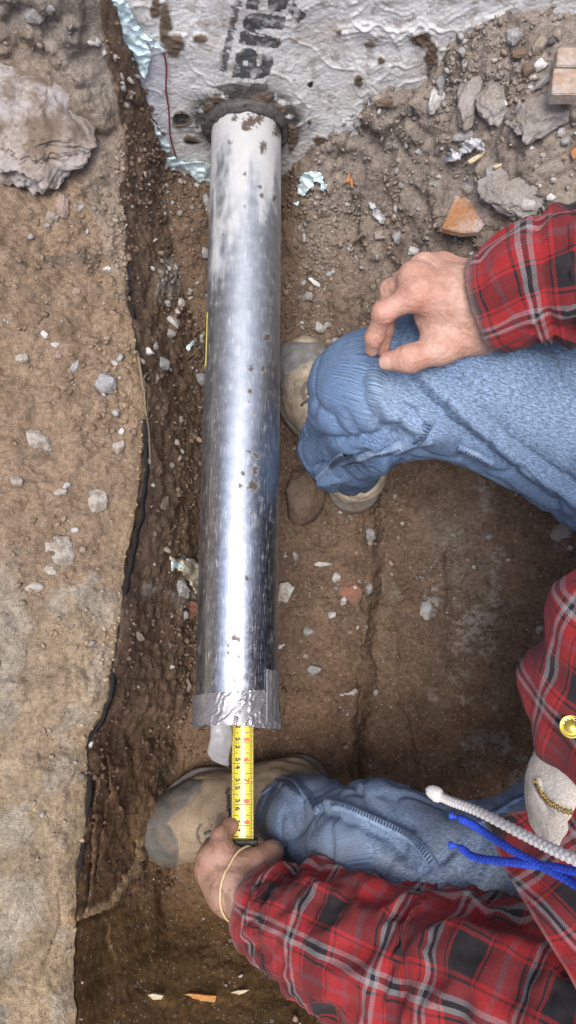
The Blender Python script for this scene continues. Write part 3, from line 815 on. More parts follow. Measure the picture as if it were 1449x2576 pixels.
def tube(name, pts, r, mat, parent=None, n=8, res=40, rfun=None, twist=None):
    q = catmull(pts, res); co = []
    t = np.gradient(q, axis=0); t /= np.linalg.norm(t, axis=1)[:, None] + 1e-12
    up = np.array([0, 0, 1.0]) if abs(t[0][2]) < .8 else np.array([1.0, 0, 0])
    u_ = np.cross(t[0], up); u_ /= np.linalg.norm(u_)
    for i in range(res):
        u_ = u_ - t[i] * (u_ @ t[i]); u_ /= np.linalg.norm(u_); v_ = np.cross(t[i], u_)
        rad = r if rfun is None else rfun(i / (res - 1)) * r
        for k in range(n):
            a = 2 * math.pi * k / n
            rk = rad if twist is None else rad * twist(i, a)
            co.append(q[i] + rk * (math.cos(a) * u_ + math.sin(a) * v_))
    f = grid_faces(res, n, True)
    co = np.array(co); c0, c1 = len(co), len(co) + 1
    co = np.vstack([co, q[0], q[-1]])
    faces = f.tolist() + [[c0, (k + 1) % n, k] for k in range(n)] + [[c1, (res - 1) * n + k, (res - 1) * n + (k + 1) % n] for k in range(n)]
    me = mesh_from(name, co, faces=faces)
    return link(name, me, mat, parent)
M_redstr = mat_plain('red_string', (.22, .03, .035), .8)
o = tube('red_string', [wall_pt(x, y, .004) for x, y in ((412, 118), (419, 160), (418, 215), (425, 270), (428, 330), (437, 370), (448, 405))], .0012, M_redstr, res=50)
tag(o, 'thin red string hanging down the membrane left of the pipe', 'string')

# =================================================================== THE PIPE
pipe = empty('metal_pipe', (PIPE_X0, 0, PIPE_Z)); tag(pipe, 'scratched silver metal pipe running out of the wall over the trench floor', 'pipe')
Y0, Y1 = -.035, W_Y + .02
nu, nv = 420, 128
v_ = np.linspace(0, 1, nu)[:, None]; th_ = (np.arange(nv) / nv * 2 * math.pi)[None, :]
yy = Y0 + (Y1 - Y0) * v_ + 0 * th_
dent = .0006 * fbm(np.stack([yy * 8, np.cos(th_) + yy * 0, np.sin(th_) + yy * 0], -1), 2)
seam = .0005 * np.exp(-((np.angle(np.exp(1j * (th_ - 2.35)))) / .02) ** 2)
rad = PIPE_R + dent + seam
xx = PIPE_X0 + (PIPE_X1 - PIPE_X0) * v_ + rad * np.cos(th_); zz = PIPE_Z + rad * np.sin(th_) + 0 * v_
outer = np.stack([xx, yy, zz], -1).reshape(-1, 3)
ri = .93
xx2 = PIPE_X0 + (PIPE_X1 - PIPE_X0) * v_ + ri * PIPE_R * np.cos(th_); zz2 = PIPE_Z + ri * PIPE_R * np.sin(th_) + 0 * v_
inner = np.stack([xx2, yy, zz2], -1).reshape(-1, 3)
n = nu * nv
F = np.vstack([grid_faces(nu, nv, True), grid_faces(nu, nv, True)[:, ::-1] + n, np.array([(k, k + n, (k + 1) % nv + n, (k + 1) % nv) for k in range(nv)])[:, ::-1]])
me = mesh_from('pipe_body', np.vstack([outer, inner]), quads=F)
lab = np.stack([np.concatenate([(th_ * PIPE_R + 0 * v_).ravel()] * 2), np.concatenate([yy.ravel()] * 2), np.zeros(2 * n)], -1)
attr_v(me, 'pat', lab)
# whitish putty drawn down over the end at the wall; brown specks and pits
ppx, ppy, _ = proj(outer)
pq = outer * np.array([1, 1, 1])
putty = smooth(330, 300, ppy + 0) * 0
putty = smooth(.58, .76, outer[:, 1] + .14 * fbm(outer * np.array([34, 7, 34]) + 4, 4, .6) + .03 * fbm(outer * 90, 3)) 
specks = np.zeros(len(outer))
for cx, cy, r_ in ((616, 438, 4), (663, 368, 9), (660, 380, 6), (577, 357, 6), (638, 1222, 13), (627, 1137, 6), (641, 1183, 8), (604, 1222, 5), (655, 1255, 5), (632, 925, 7), (662, 927, 7), (672, 848, 9), (628, 985, 5), (645, 1150, 6),
                   (622, 1456, 4), (588, 1605, 6), (600, 1608, 5), (575, 1625, 4), (574, 1642, 4), (601, 1650, 5), (590, 1712, 4), (630, 305, 14), (618, 318, 10), (590, 300, 8), (652, 298, 10), (700, 330, 12),
                   (655, 470, 5), (658, 490, 6), (560, 590, 3), (614, 520, 3), (670, 560, 4), (640, 1140, 4), (610, 1190, 5), (625, 1010, 3), (632, 1290, 4), (640, 1040, 3), (660, 640, 4), (690, 500, 6)):
    q = np.hypot(ppx - cx + r_ * .9 * perlin(outer * 260), (ppy - cy) * .8 + r_ * .9 * perlin(outer * 260 + 5))
    specks = np.maximum(specks, smooth(r_ + 1, r_ - 1.5, q) * (outer[:, 2] > PIPE_Z - .02))
rgs = np.random.default_rng(5)
attr_f(me, 'putty', np.concatenate([putty, putty * 0])); attr_f(me, 'specks', np.concatenate([specks, specks * 0]))
M_pipe, nt, b = newmat('galvanised_steel'); N = NT(nt)
pat = N.attr('pat', 'Vector')
along = N.map(pat, (1.0, .035, 1)); n_al = N.noise(along, 1400, 4, .7); n_al2 = N.noise(N.map(pat, (1, .12, 1)), 260, 4, .65)
ring = N.noise(N.map(pat, (.10, 1, 1)), 900, 3, .6)
mott = N.noise(pat, 60, 5, .65); fine = N.noise(pat, 1500, 3, .7)
scr1 = N.ramp(N.noise(N.map(pat, (1, .03, 1), (0, 0, .05)), 1000, 3, .6), [(.575, 0), (.65, 1)])
scr2 = N.ramp(N.noise(N.map(pat, (.05, 1, 1), (0, 0, .35)), 520, 2, .5), [(.62, 0), (.66, 1)])
scr3 = N.ramp(N.noise(N.map(pat, (1, .07, 1), (0, 0, -.5)), 600, 2, .6), [(.63, 0), (.67, 1)])
scr = N.m('MAXIMUM', N.m('MAXIMUM', scr1, N.m('MULTIPLY', scr2, .0)), N.m('MULTIPLY', scr3, .8))
scr = N.m('MULTIPLY', scr, N.ramp(mott, [(.40, .15), (.60, 1.0)]))
col = N.mix(N.ramp(mott, [(.3, 0), (.7, 1)]), (.45, .50, .57), (.58, .62, .68))
col = N.mix(N.m('MULTIPLY', scr, .6), col, (.82, .83, .84))
col = N.mix(N.m('MULTIPLY', N.ramp(N.noise(pat, 22, 5, .7), [(.5, 0), (.7, 1)]), .35), col, (.42, .42, .41))
put = N.attr('putty')
col = N.mix(N.m('MULTIPLY', put, N.ramp(fine, [(.3, .45), (.5, .75)])), col, (.52, .51, .49))
col = N.mix(N.attr('specks'), col, (.10, .075, .06))
micro = N.m('MULTIPLY', N.ramp(N.voro(pat, 420), [(.08, 1), (.13, 0)]), N.ramp(N.noise(pat, 45, 3, .7), [(.56, 0), (.6, 1)]))
col = N.mix(micro, col, (.12, .09, .07))
N.l(col, b.inputs['Base Color'])
met = N.m('SUBTRACT', 1.0, N.m('MAXIMUM', N.m('MULTIPLY', put, .85), N.m('MAXIMUM', N.attr('specks'), micro)), True)
met = N.m('SUBTRACT', met, N.m('MULTIPLY', scr, .5), True)
N.l(met, b.inputs['Metallic'])
sepy = N.n('ShaderNodeSeparateXYZ'); N.l(pat, sepy.inputs[0])
oxid = N.ramp(N.m('ADD', sepy.outputs[1], N.m('MULTIPLY', mott, .12)), [(.12, 0), (.55, 1)])
rg_ = N.mix(oxid, N.ramp(N.noise(pat, 140, 5, .75), [(.35, .24), (.65, .40)]), N.ramp(mott, [(.3, .45), (.7, .50)]))
rg_ = N.mix(scr, rg_, (.5, .5, .5)); rg_ = N.mix(put, rg_, (.7, .7, .7))
N.l(rg_, b.inputs['Roughness'])
h = N.bump(n_al2, .05, .0010); h = N.bump(n_al, .06, .0003, h); h = N.bump(scr, .08, .0003, h); h = N.bump(mott, .02, .002, h)
N.l(h, b.inputs['Normal'])
link('pipe_body', me, M_pipe, pipe)

# black mastic collar where it enters the membrane
cn, ct = 120, 26
ca = np.arange(cn) / cn * 2 * math.pi; cb = np.arange(ct) / ct * 2 * math.pi
CA, CB = np.meshgrid(ca, cb, indexing='ij')
Rr = .0066 + .0024 * fbm(np.stack([np.cos(CA) * 2, np.sin(CA) * 2, np.cos(CB)], -1), 3) + .002 * (np.sin(CA) > .3)
Rm = PIPE_R + .004 + Rr * np.cos(CB) * 1.0
cy_ = W_Y - .007 - Rr * np.sin(CB) * (1.2 + .4 * perlin(np.stack([np.cos(CA) * 4, np.sin(CA) * 4, CA * 0], -1)))
co = np.stack([PIPE_X1 + Rm * np.cos(CA), cy_, PIPE_Z + Rm * np.sin(CA)], -1)
co += (fbm(co * 160, 3) * .0012)[..., None]
q = grid_faces(cn, ct, True); r_ = np.arange(ct); last = np.stack([(cn - 1) * ct + r_, (cn - 1) * ct + (r_ + 1) % ct, (r_ + 1) % ct, r_], -1)
me = mesh_from('mastic_collar', co.reshape(-1, 3), quads=np.vstack([q, last]))
link('mastic_collar', me, mat_plain('mastic', (.075, .068, .064), .62, bump=.0015, bscale=260, var=.4), pipe)

# yellow label low on the left side of the pipe
def on_pipe(a0, a1, y0, y1, na, ny, off, name, mat, parent, rag=0.0, wr=0.0):
    A, Yg = np.meshgrid(np.linspace(a0, a1, na), np.linspace(y0, y1, ny), indexing='xy')
    Yg = Yg + rag * perlin(np.stack([A * 6, A * 0, Yg * 0 + 4], -1)) * 1.0
    t = (Yg - Y0) / (Y1 - Y0); w_ = wr * (1 - np.abs(fbm(np.stack([A * 5, Yg * 40 + A * 3, A * 0], -1), 3)))
    r = PIPE_R + off + w_
    co = np.stack([PIPE_X0 + (PIPE_X1 - PIPE_X0) * t + r * np.cos(A), Yg, PIPE_Z + r * np.sin(A)], -1)
    nrm_ = np.stack([np.cos(A), A * 0, np.sin(A)], -1)
    c2 = co - nrm_ * off * .9; n = na * ny
    f = grid_faces(ny, na); e = np.vstack([f[:, [0, 1]], f[:, [1, 2]], f[:, [2, 3]], f[:, [3, 0]]]); ks = set(map(tuple, e.tolist()))
    side = np.array([(a, a + n, b_ + n, b_) for a, b_ in e.tolist() if (b_, a) not in ks])
    me = mesh_from(name, np.vstack([co.reshape(-1, 3), c2.reshape(-1, 3)]), quads=np.vstack([f[:, ::-1], f + n, side[:, ::-1]]))
    return link(name, me, mat, parent)
M_ylab = mat_plain('yellow_label', (.62, .52, .06), .5, var=.1)
M_ink = mat_plain('black_ink', (.025, .022, .02), .5, var=.1)
lb0 = on_pipe(R(158), R(186), .44, .52, 12, 12, .0006, 'sticker', M_ylab, pipe)
on_pipe(R(162), R(166), .446, .514, 4, 10, .0011, 'sticker_print', M_ink, lb0)
on_pipe(R(169), R(180), .455, .505, 6, 10, .0011, 'sticker_print', M_ink, lb0)

# duct tape wound over the open end
M_duct, nt, b = newmat('duct_tape'); N = NT(nt); co_ = N.coord()
nz_ = N.noise(N.map(co_, (1, 1, 1)), 70, 4, .6, dist=.8); fz = N.noise(co_, 1200, 2)
N.l(N.mix(N.ramp(N.noise(co_, 90, 4), [(.4, 0), (.7, 1)]), (.27, .265, .28), (.36, .355, .37)), b.inputs['Base Color'])
b.inputs['Metallic'].default_value = .55; N.l(N.ramp(nz_, [(.3, .34), (.7, .46)]), b.inputs['Roughness'])
h = N.bump(nz_, .10, .004); h = N.bump(fz, .2, .0003, h); N.l(h, b.inputs['Normal'])
na, ny = 260, 60
A, Tt = np.meshgrid(np.arange(na) / na * 2 * math.pi, np.linspace(0, 1, ny))
yend = Y0 - .004 - .003 * np.sin(A * 2 + 1) - .002 * perlin(np.stack([np.cos(A) * 5, np.sin(A) * 5, A * 0], -1))
yedge = Y0 + .036 + .004 * np.cos(A - .6)
Yg = yedge + (yend - yedge) * Tt
fold = (1 - np.abs(fbm(np.stack([np.cos(A) * 5 + Tt * 2.2, np.sin(A) * 5, Tt * 1.6 + A * 0], -1), 3, .5)))
amp = .0003 + .0009 * smooth(.0, .9, np.cos(A - .9)) + .0006 * smooth(.3, 1, Tt)
r = PIPE_R + .0006 + amp * smooth(.80, 1.0, fold) + .0012 * Tt * smooth(-.2, 1, np.cos(A - .2))
r += .003 * np.exp(-((np.angle(np.exp(1j * (A - .1)))) / .22) ** 2) * smooth(.1, .8, Tt) + .0025 * np.exp(-((np.angle(np.exp(1j * (A - 3.05)))) / .16) ** 2) * (1 - Tt * .6)
co = np.stack([PIPE_X0 + r * np.cos(A), Yg, PIPE_Z + r * np.sin(A)], -1)
rin = .90 * PIPE_R
inn = np.stack([PIPE_X0 + rin * np.cos(A), Yg * 0 + (Y0 - .001) + .03 * Tt, PIPE_Z + rin * np.sin(A)], -1)
full = np.vstack([co, inn])
f = grid_faces(2 * ny, na, True)
me = mesh_from('duct_tape', full.reshape(-1, 3), quads=f[:, ::-1])
dt = link('duct_tape', me, M_duct, pipe)
dt2 = on_pipe(R(10), R(44), -.034, .030, 40, 60, .0010, 'duct_tape_fold', M_duct, pipe, rag=.003, wr=.0018)
# its loose tail
M_tail = mat_plain('tape_tail', (.36, .355, .36), .42, metal=.25, bump=.0015, bscale=70, var=.12)
tl = [(548, 1800, .262, 0), (556, 1830, .256, .2), (556, 1865, .248, .3), (549, 1895, .238, .2), (556, 1918, .228, .5), (574, 1930, .222, 1.0)]
wdt = [.014, .014, .0145, .0145, .012, .004]
ctr = catmull([tuple(P(a, b_, c)) for a, b_, c, d in tl], 40); wv = np.interp(np.linspace(0, 5, 40), range(6), wdt); tw = np.interp(np.linspace(0, 5, 40), range(6), [t[3] for t in tl])
cols_ = np.linspace(-1, 1, 13); rowsv = []
for i in range(40):
    side = np.array([math.cos(tw[i] * .9), -.10 - .25 * tw[i], -math.sin(tw[i] * .9)]); side /= np.linalg.norm(side)
    for c_ in cols_:
        p = ctr[i] + side * wv[i] * c_ + np.array([0, 0, .0045 * (1 - c_ * c_)]) + np.array([0, 0, .0012 * float(perlin(np.array([c_ * 2, i * .2, 3.])))])
        rowsv.append(p)
rowsv = np.array(rowsv); nn = len(rowsv); f = grid_faces(40, 13)
e = np.vstack([f[:, [0, 1]], f[:, [1, 2]], f[:, [2, 3]], f[:, [3, 0]]]).tolist(); ks = set(map(tuple, e))
side = np.array([(a, a + nn, b_ + nn, b_) for a, b_ in e if (b_, a) not in ks])
me = mesh_from('loose_tape_tail', np.vstack([rowsv, rowsv - np.array([0, 0, .0006])]), quads=np.vstack([f, f[:, ::-1] + nn, side]))
link('loose_tape_tail', me, M_tail, pipe)

# =================================================================== TAPE MEASURE
tm_o = empty('tape_measure', tuple(P(610, 2140, .20))); tag(tm_o, 'yellow tape measure pulled out from the open pipe end, held in the left hand', 'tape measure')
M_blade, nt, b = newmat('yellow_blade'); N = NT(nt); co_ = N.coord()
N.l(N.mix(N.ramp(N.noise(co_, 150, 4, .65), [(.45, 0), (.75, .5)]), (.70, .57, .03), (.50, .40, .05)), b.inputs['Base Color'])
b.inputs['Roughness'].default_value = .22; b.inputs['Coat Weight'].default_value = .3
TZ = .243
tA = P(611, 1700, TZ); tB = P(610.5, 2112, TZ)
TW = .0137
def blade_pt(s, c, off=0.0):
    """s metres from the case mouth towards the pipe, c = -1..1 across"""
    d_ = (tA - tB); L = d_.length; d_ /= L
    base_ = tB + d_ * s
    sx = Vector((d_.y, -d_.x, 0))
    return Vector((base_.x, base_.y, base_.z)) + sx * (TW * c) + Vector((0, 0, -.0032 * (1 - c * c) + .0016 + off))
Lb = (tA - tB).length
nb = 60; cc_ = np.linspace(-1, 1, 13)
co = np.array([blade_pt(-.006 + (Lb + .006) * i / (nb - 1), c) for i in range(nb) for c in cc_]); nn = len(co); f = grid_faces(nb, 13)
e = np.vstack([f[:, [0, 1]], f[:, [1, 2]], f[:, [2, 3]], f[:, [3, 0]]]).tolist(); ks = set(map(tuple, e)); side = np.array([(a, a + nn, b_ + nn, b_) for a, b_ in e if (b_, a) not in ks])
me = mesh_from('blade', np.vstack([co, co - [0, 0, .0006]]), quads=np.vstack([f[:, ::-1], f + nn, side[:, ::-1]]))
blade = link('blade', me, M_blade, tm_o)
def blade_y(py_):                                 # where a photo row falls on the blade
    q = P(611, py_, TZ); return (q - tB).dot((tA - tB).normalized())
s52, s57 = blade_y((2700 + 602 / 3.15) / 1.59), blade_y((2700 + 1900 / 3.15) / 1.59)
inch = (s52 - s57) / 5
bars = []
def bar(s, c0, c1, w_=.00032, nseg=4):
    o_ = [];
    for k in range(nseg + 1):
        c = c0 + (c1 - c0) * k / nseg
        o_ += [blade_pt(s - w_, c, .0005), blade_pt(s + w_, c, .0005)]
    return np.array([tuple(v) for v in o_]), np.array([(2 * k, 2 * k + 1, 2 * k + 3, 2 * k + 2) for k in range(nseg)])
cs_, fs_, n0 = [], [], 0
for k in range(-22, 8 * 16 + 60):
    s = s57 + (k / 16) * inch
    if s < .0005 or s > Lb: continue
    if k % 16 == 0: segs = [(-1, 1)]
    elif k % 8 == 0: segs = [(-1, -.42), (1, .25)]
    elif k % 4 == 0: segs = [(-1, -.62), (1, .58)]
    elif k % 2 == 0: segs = [(-1, -.70), (1, .58)]
    else: segs = [(-1, -.78), (1, .72)]
    for a_, b_ in segs:
        c_, f_ = bar(s, a_ * .985, b_, .00030 if k % 8 else .00034); cs_.append(c_); fs_.append(f_ + n0); n0 += len(c_)
me = mesh_from('graduation_marks', np.vstack(cs_), quads=np.vstack(fs_)[:, ::-1]); gm = link('graduation_marks', me, M_ink, blade, False); gm['kind'] = 'stuff'
M_red = mat_plain('red_ink', (.55, .035, .02), .5, var=.05)
def numeral(txt, s, c, size, mat, name, wide=1.0):
    cu = bpy.data.curves.new(name, 'FONT'); cu.body = txt; cu.size = size; cu.align_x = 'CENTER'; cu.align_y = 'CENTER'; cu.offset = size * .035; cu.extrude = 0.0; cu.resolution_u = 4
    to = bpy.data.objects.new(name, cu); COL.objects.link(to); dg = bpy.context.evaluated_depsgraph_get(); dg.update()
    me = bpy.data.meshes.new_from_object(to.evaluated_get(dg)); bpy.data.objects.remove(to); bpy.data.curves.remove(cu)
    for v in me.vertices:
        x_, y_ = v.co[0] * wide, v.co[1]
        q = blade_pt(s - x_, c + y_ / TW, .0006); v.co = q
    me.name = name
    return link(name, me, mat, blade, False)
for i, nu_ in enumerate((52, 53, 54, 55, 56, 57)):
    s = s57 + (5 - i) * inch
    txt = str(nu_)
    numeral(txt[0], s + .0047, -.47, .0086, M_ink, 'black_numeral', 1.05); numeral(txt[1], s - .0047, -.47, .0086, M_ink, 'black_numeral', 1.05)
    numeral(str(4 + i), s + .0042, .30, .0090, M_red, 'red_numeral', 1.05)
# case: rounded body with a dark mouth
def rbox(name, lo, hi, bev, mat, parent, seg=3, M=None):
    bm = bmesh.new(); bmesh.ops.create_cube(bm, size=1)
    lo = Vector(lo); hi = Vector(hi); s = hi - lo
    for v in bm.verts: v.co = Vector((v.co.x * s.x, v.co.y * s.y, v.co.z * s.z)) + (lo + hi) / 2
    bmesh.ops.bevel(bm, geom=bm.edges[:] , offset=bev, segments=seg, affect='EDGES', profile=.5)
    if M is not None: bm.transform(M)
    me = bpy.data.meshes.new(name); bm.to_mesh(me); bm.free()
    return link(name, me, mat, parent)
cb = tB
M_case = mat_plain('yellow_case', (.68, .50, .015), .3, var=.08); M_rub = mat_plain('dark_rubber', (.045, .042, .03), .55, bump=.0006, bscale=500, var=.3)
rbox('case', (cb.x - .0150, cb.y - .068, cb.z - .060), (cb.x + .0165, cb.y - .0045, cb.z + .004), .006, M_case, tm_o)
rbox('mouth', (cb.x - .0175, cb.y - .0085, cb.z - .012), (cb.x + .019, cb.y + .001, cb.z - .0030), .0018, M_rub, tm_o)
rbox('mouth_lip', (cb.x - .0185, cb.y - .0090, cb.z + .0022), (cb.x + .0195, cb.y + .0005, cb.z + .0062), .0017, M_rub, tm_o)
rbox('grip_band', (cb.x - .0162, cb.y - .062, cb.z - .045), (cb.x + .0177, cb.y - .030, cb.z - .010), .004, M_rub, tm_o)

# =================================================================== STONES AND RUBBLE
def rock(name, x, y, w_, h_, rot, mat, lbl, cat='stone', grp=None, flat=.6, seed=1, sink=.35, ang=.5, lift=0.0, n_pts=22, parent=None, sub=2, rough=.06):
    """one stone lying where the photo shows it; w_, h_ are its size in photo units"""
    rg = np.random.default_rng(seed * 131 + 7)
    p, nr_ = spot(x, y)
    a, c = pxsize(w_, p) / 2, pxsize(h_, p) / 2
    pts = rg.normal(size=(n_pts, 3)); pts /= np.linalg.norm(pts, axis=1)[:, None]; pts *= 1 + ang * .3 * (rg.random((n_pts, 1)) - .5)
    bm = bmesh.new()
    for q in pts: bm.verts.new(q)
    bmesh.ops.convex_hull(bm, input=bm.verts[:])
    bmesh.ops.delete(bm, geom=[v for v in bm.verts if not v.link_faces], context='VERTS')
    bmesh.ops.bevel(bm, geom=bm.edges[:], offset=.10 * (1.2 - ang), segments=1, affect='EDGES', clamp_overlap=True)
    bmesh.ops.triangulate(bm, faces=bm.faces[:])
    for _ in range(sub): bmesh.ops.subdivide_edges(bm, edges=bm.edges[:], cuts=1, use_grid_fill=True)
    bm.verts.ensure_lookup_table()
    V = np.array([v.co for v in bm.verts]); ln = np.linalg.norm(V, axis=1)[:, None]
    V = V * (1 + rough * fbm(V * 1.8 + seed, 4, .6))[:, None]
    mx = np.abs(V).max(0); V = V / mx
    V = V * np.array([a, c, min(a, c) * flat * 1.2])
    zax = (nr_ * .7 + Vector((0, 0, .6))).normalized(); xax = Vector((1, 0, 0)); xax = (xax - zax * xax.dot(zax)).normalized(); yax = zax.cross(xax)
    Rz = R(-rot); ca, sa = math.cos(Rz), math.sin(Rz)
    Vx = V[:, 0] * ca - V[:, 1] * sa; Vy = V[:, 0] * sa + V[:, 1] * ca
    hgt = min(a, c) * flat * 1.2
    o3 = np.array(p) + np.array(zax) * (hgt * (1 - 2 * sink) + lift)
    Wd = o3 + Vx[:, None] * np.array(xax) + Vy[:, None] * np.array(yax) + V[:, 2:3] * np.array(zax)
    for v, q in zip(bm.verts, Wd): v.co = q - o3 if parent is None else q
    me = bpy.data.meshes.new(name); bm.to_mesh(me); bm.free()
    o = link(name, me, mat, parent)
    if parent is None:
        o.location = o3
        tag(o, lbl, cat, grp)
    return o
M_lb = mat_stone('pale_bank_stone', (.40, .365, .32), (.31, .27, .22), dust=.55)
M_gs = mat_stone('grey_stone', (.33, .33, .335), (.24, .235, .23), dust=.35); M_ls = mat_stone('pale_stone', (.50, .49, .48), (.38, .36, .34), dust=.3)
M_bs = mat_stone('brown_stone', (.17, .12, .088), (.12, .085, .062)); M_ws = mat_stone('white_stone', (.66, .65, .64), (.5, .48, .46))
M_ts = mat_stone('tan_stone', (.34, .28, .22), (.26, .22, .18), dust=.35); M_mort = mat_stone('mortar', (.27, .235, .205), (.36, .345, .335), scale=60, dust=.4); M_cob = mat_stone('cobble', (.165, .118, .085), (.115, .08, .056), .8, scale=40)
M_brick = mat_stone('brick_red', (.30, .13, .085), (.22, .11, .08), dust=.3); M_pink = mat_stone('pink_stone', (.34, .25, .21), (.27, .2, .17)); M_dkg = mat_stone('dark_stone', (.12, .115, .115), (.09, .085, .08))
G1 = 'stones in the rubble heap at the wall'; G2 = 'stones between the left bank and the pipe'; G3 = 'stones set in the left bank'; G4 = 'stones on the trench floor right of the pipe'
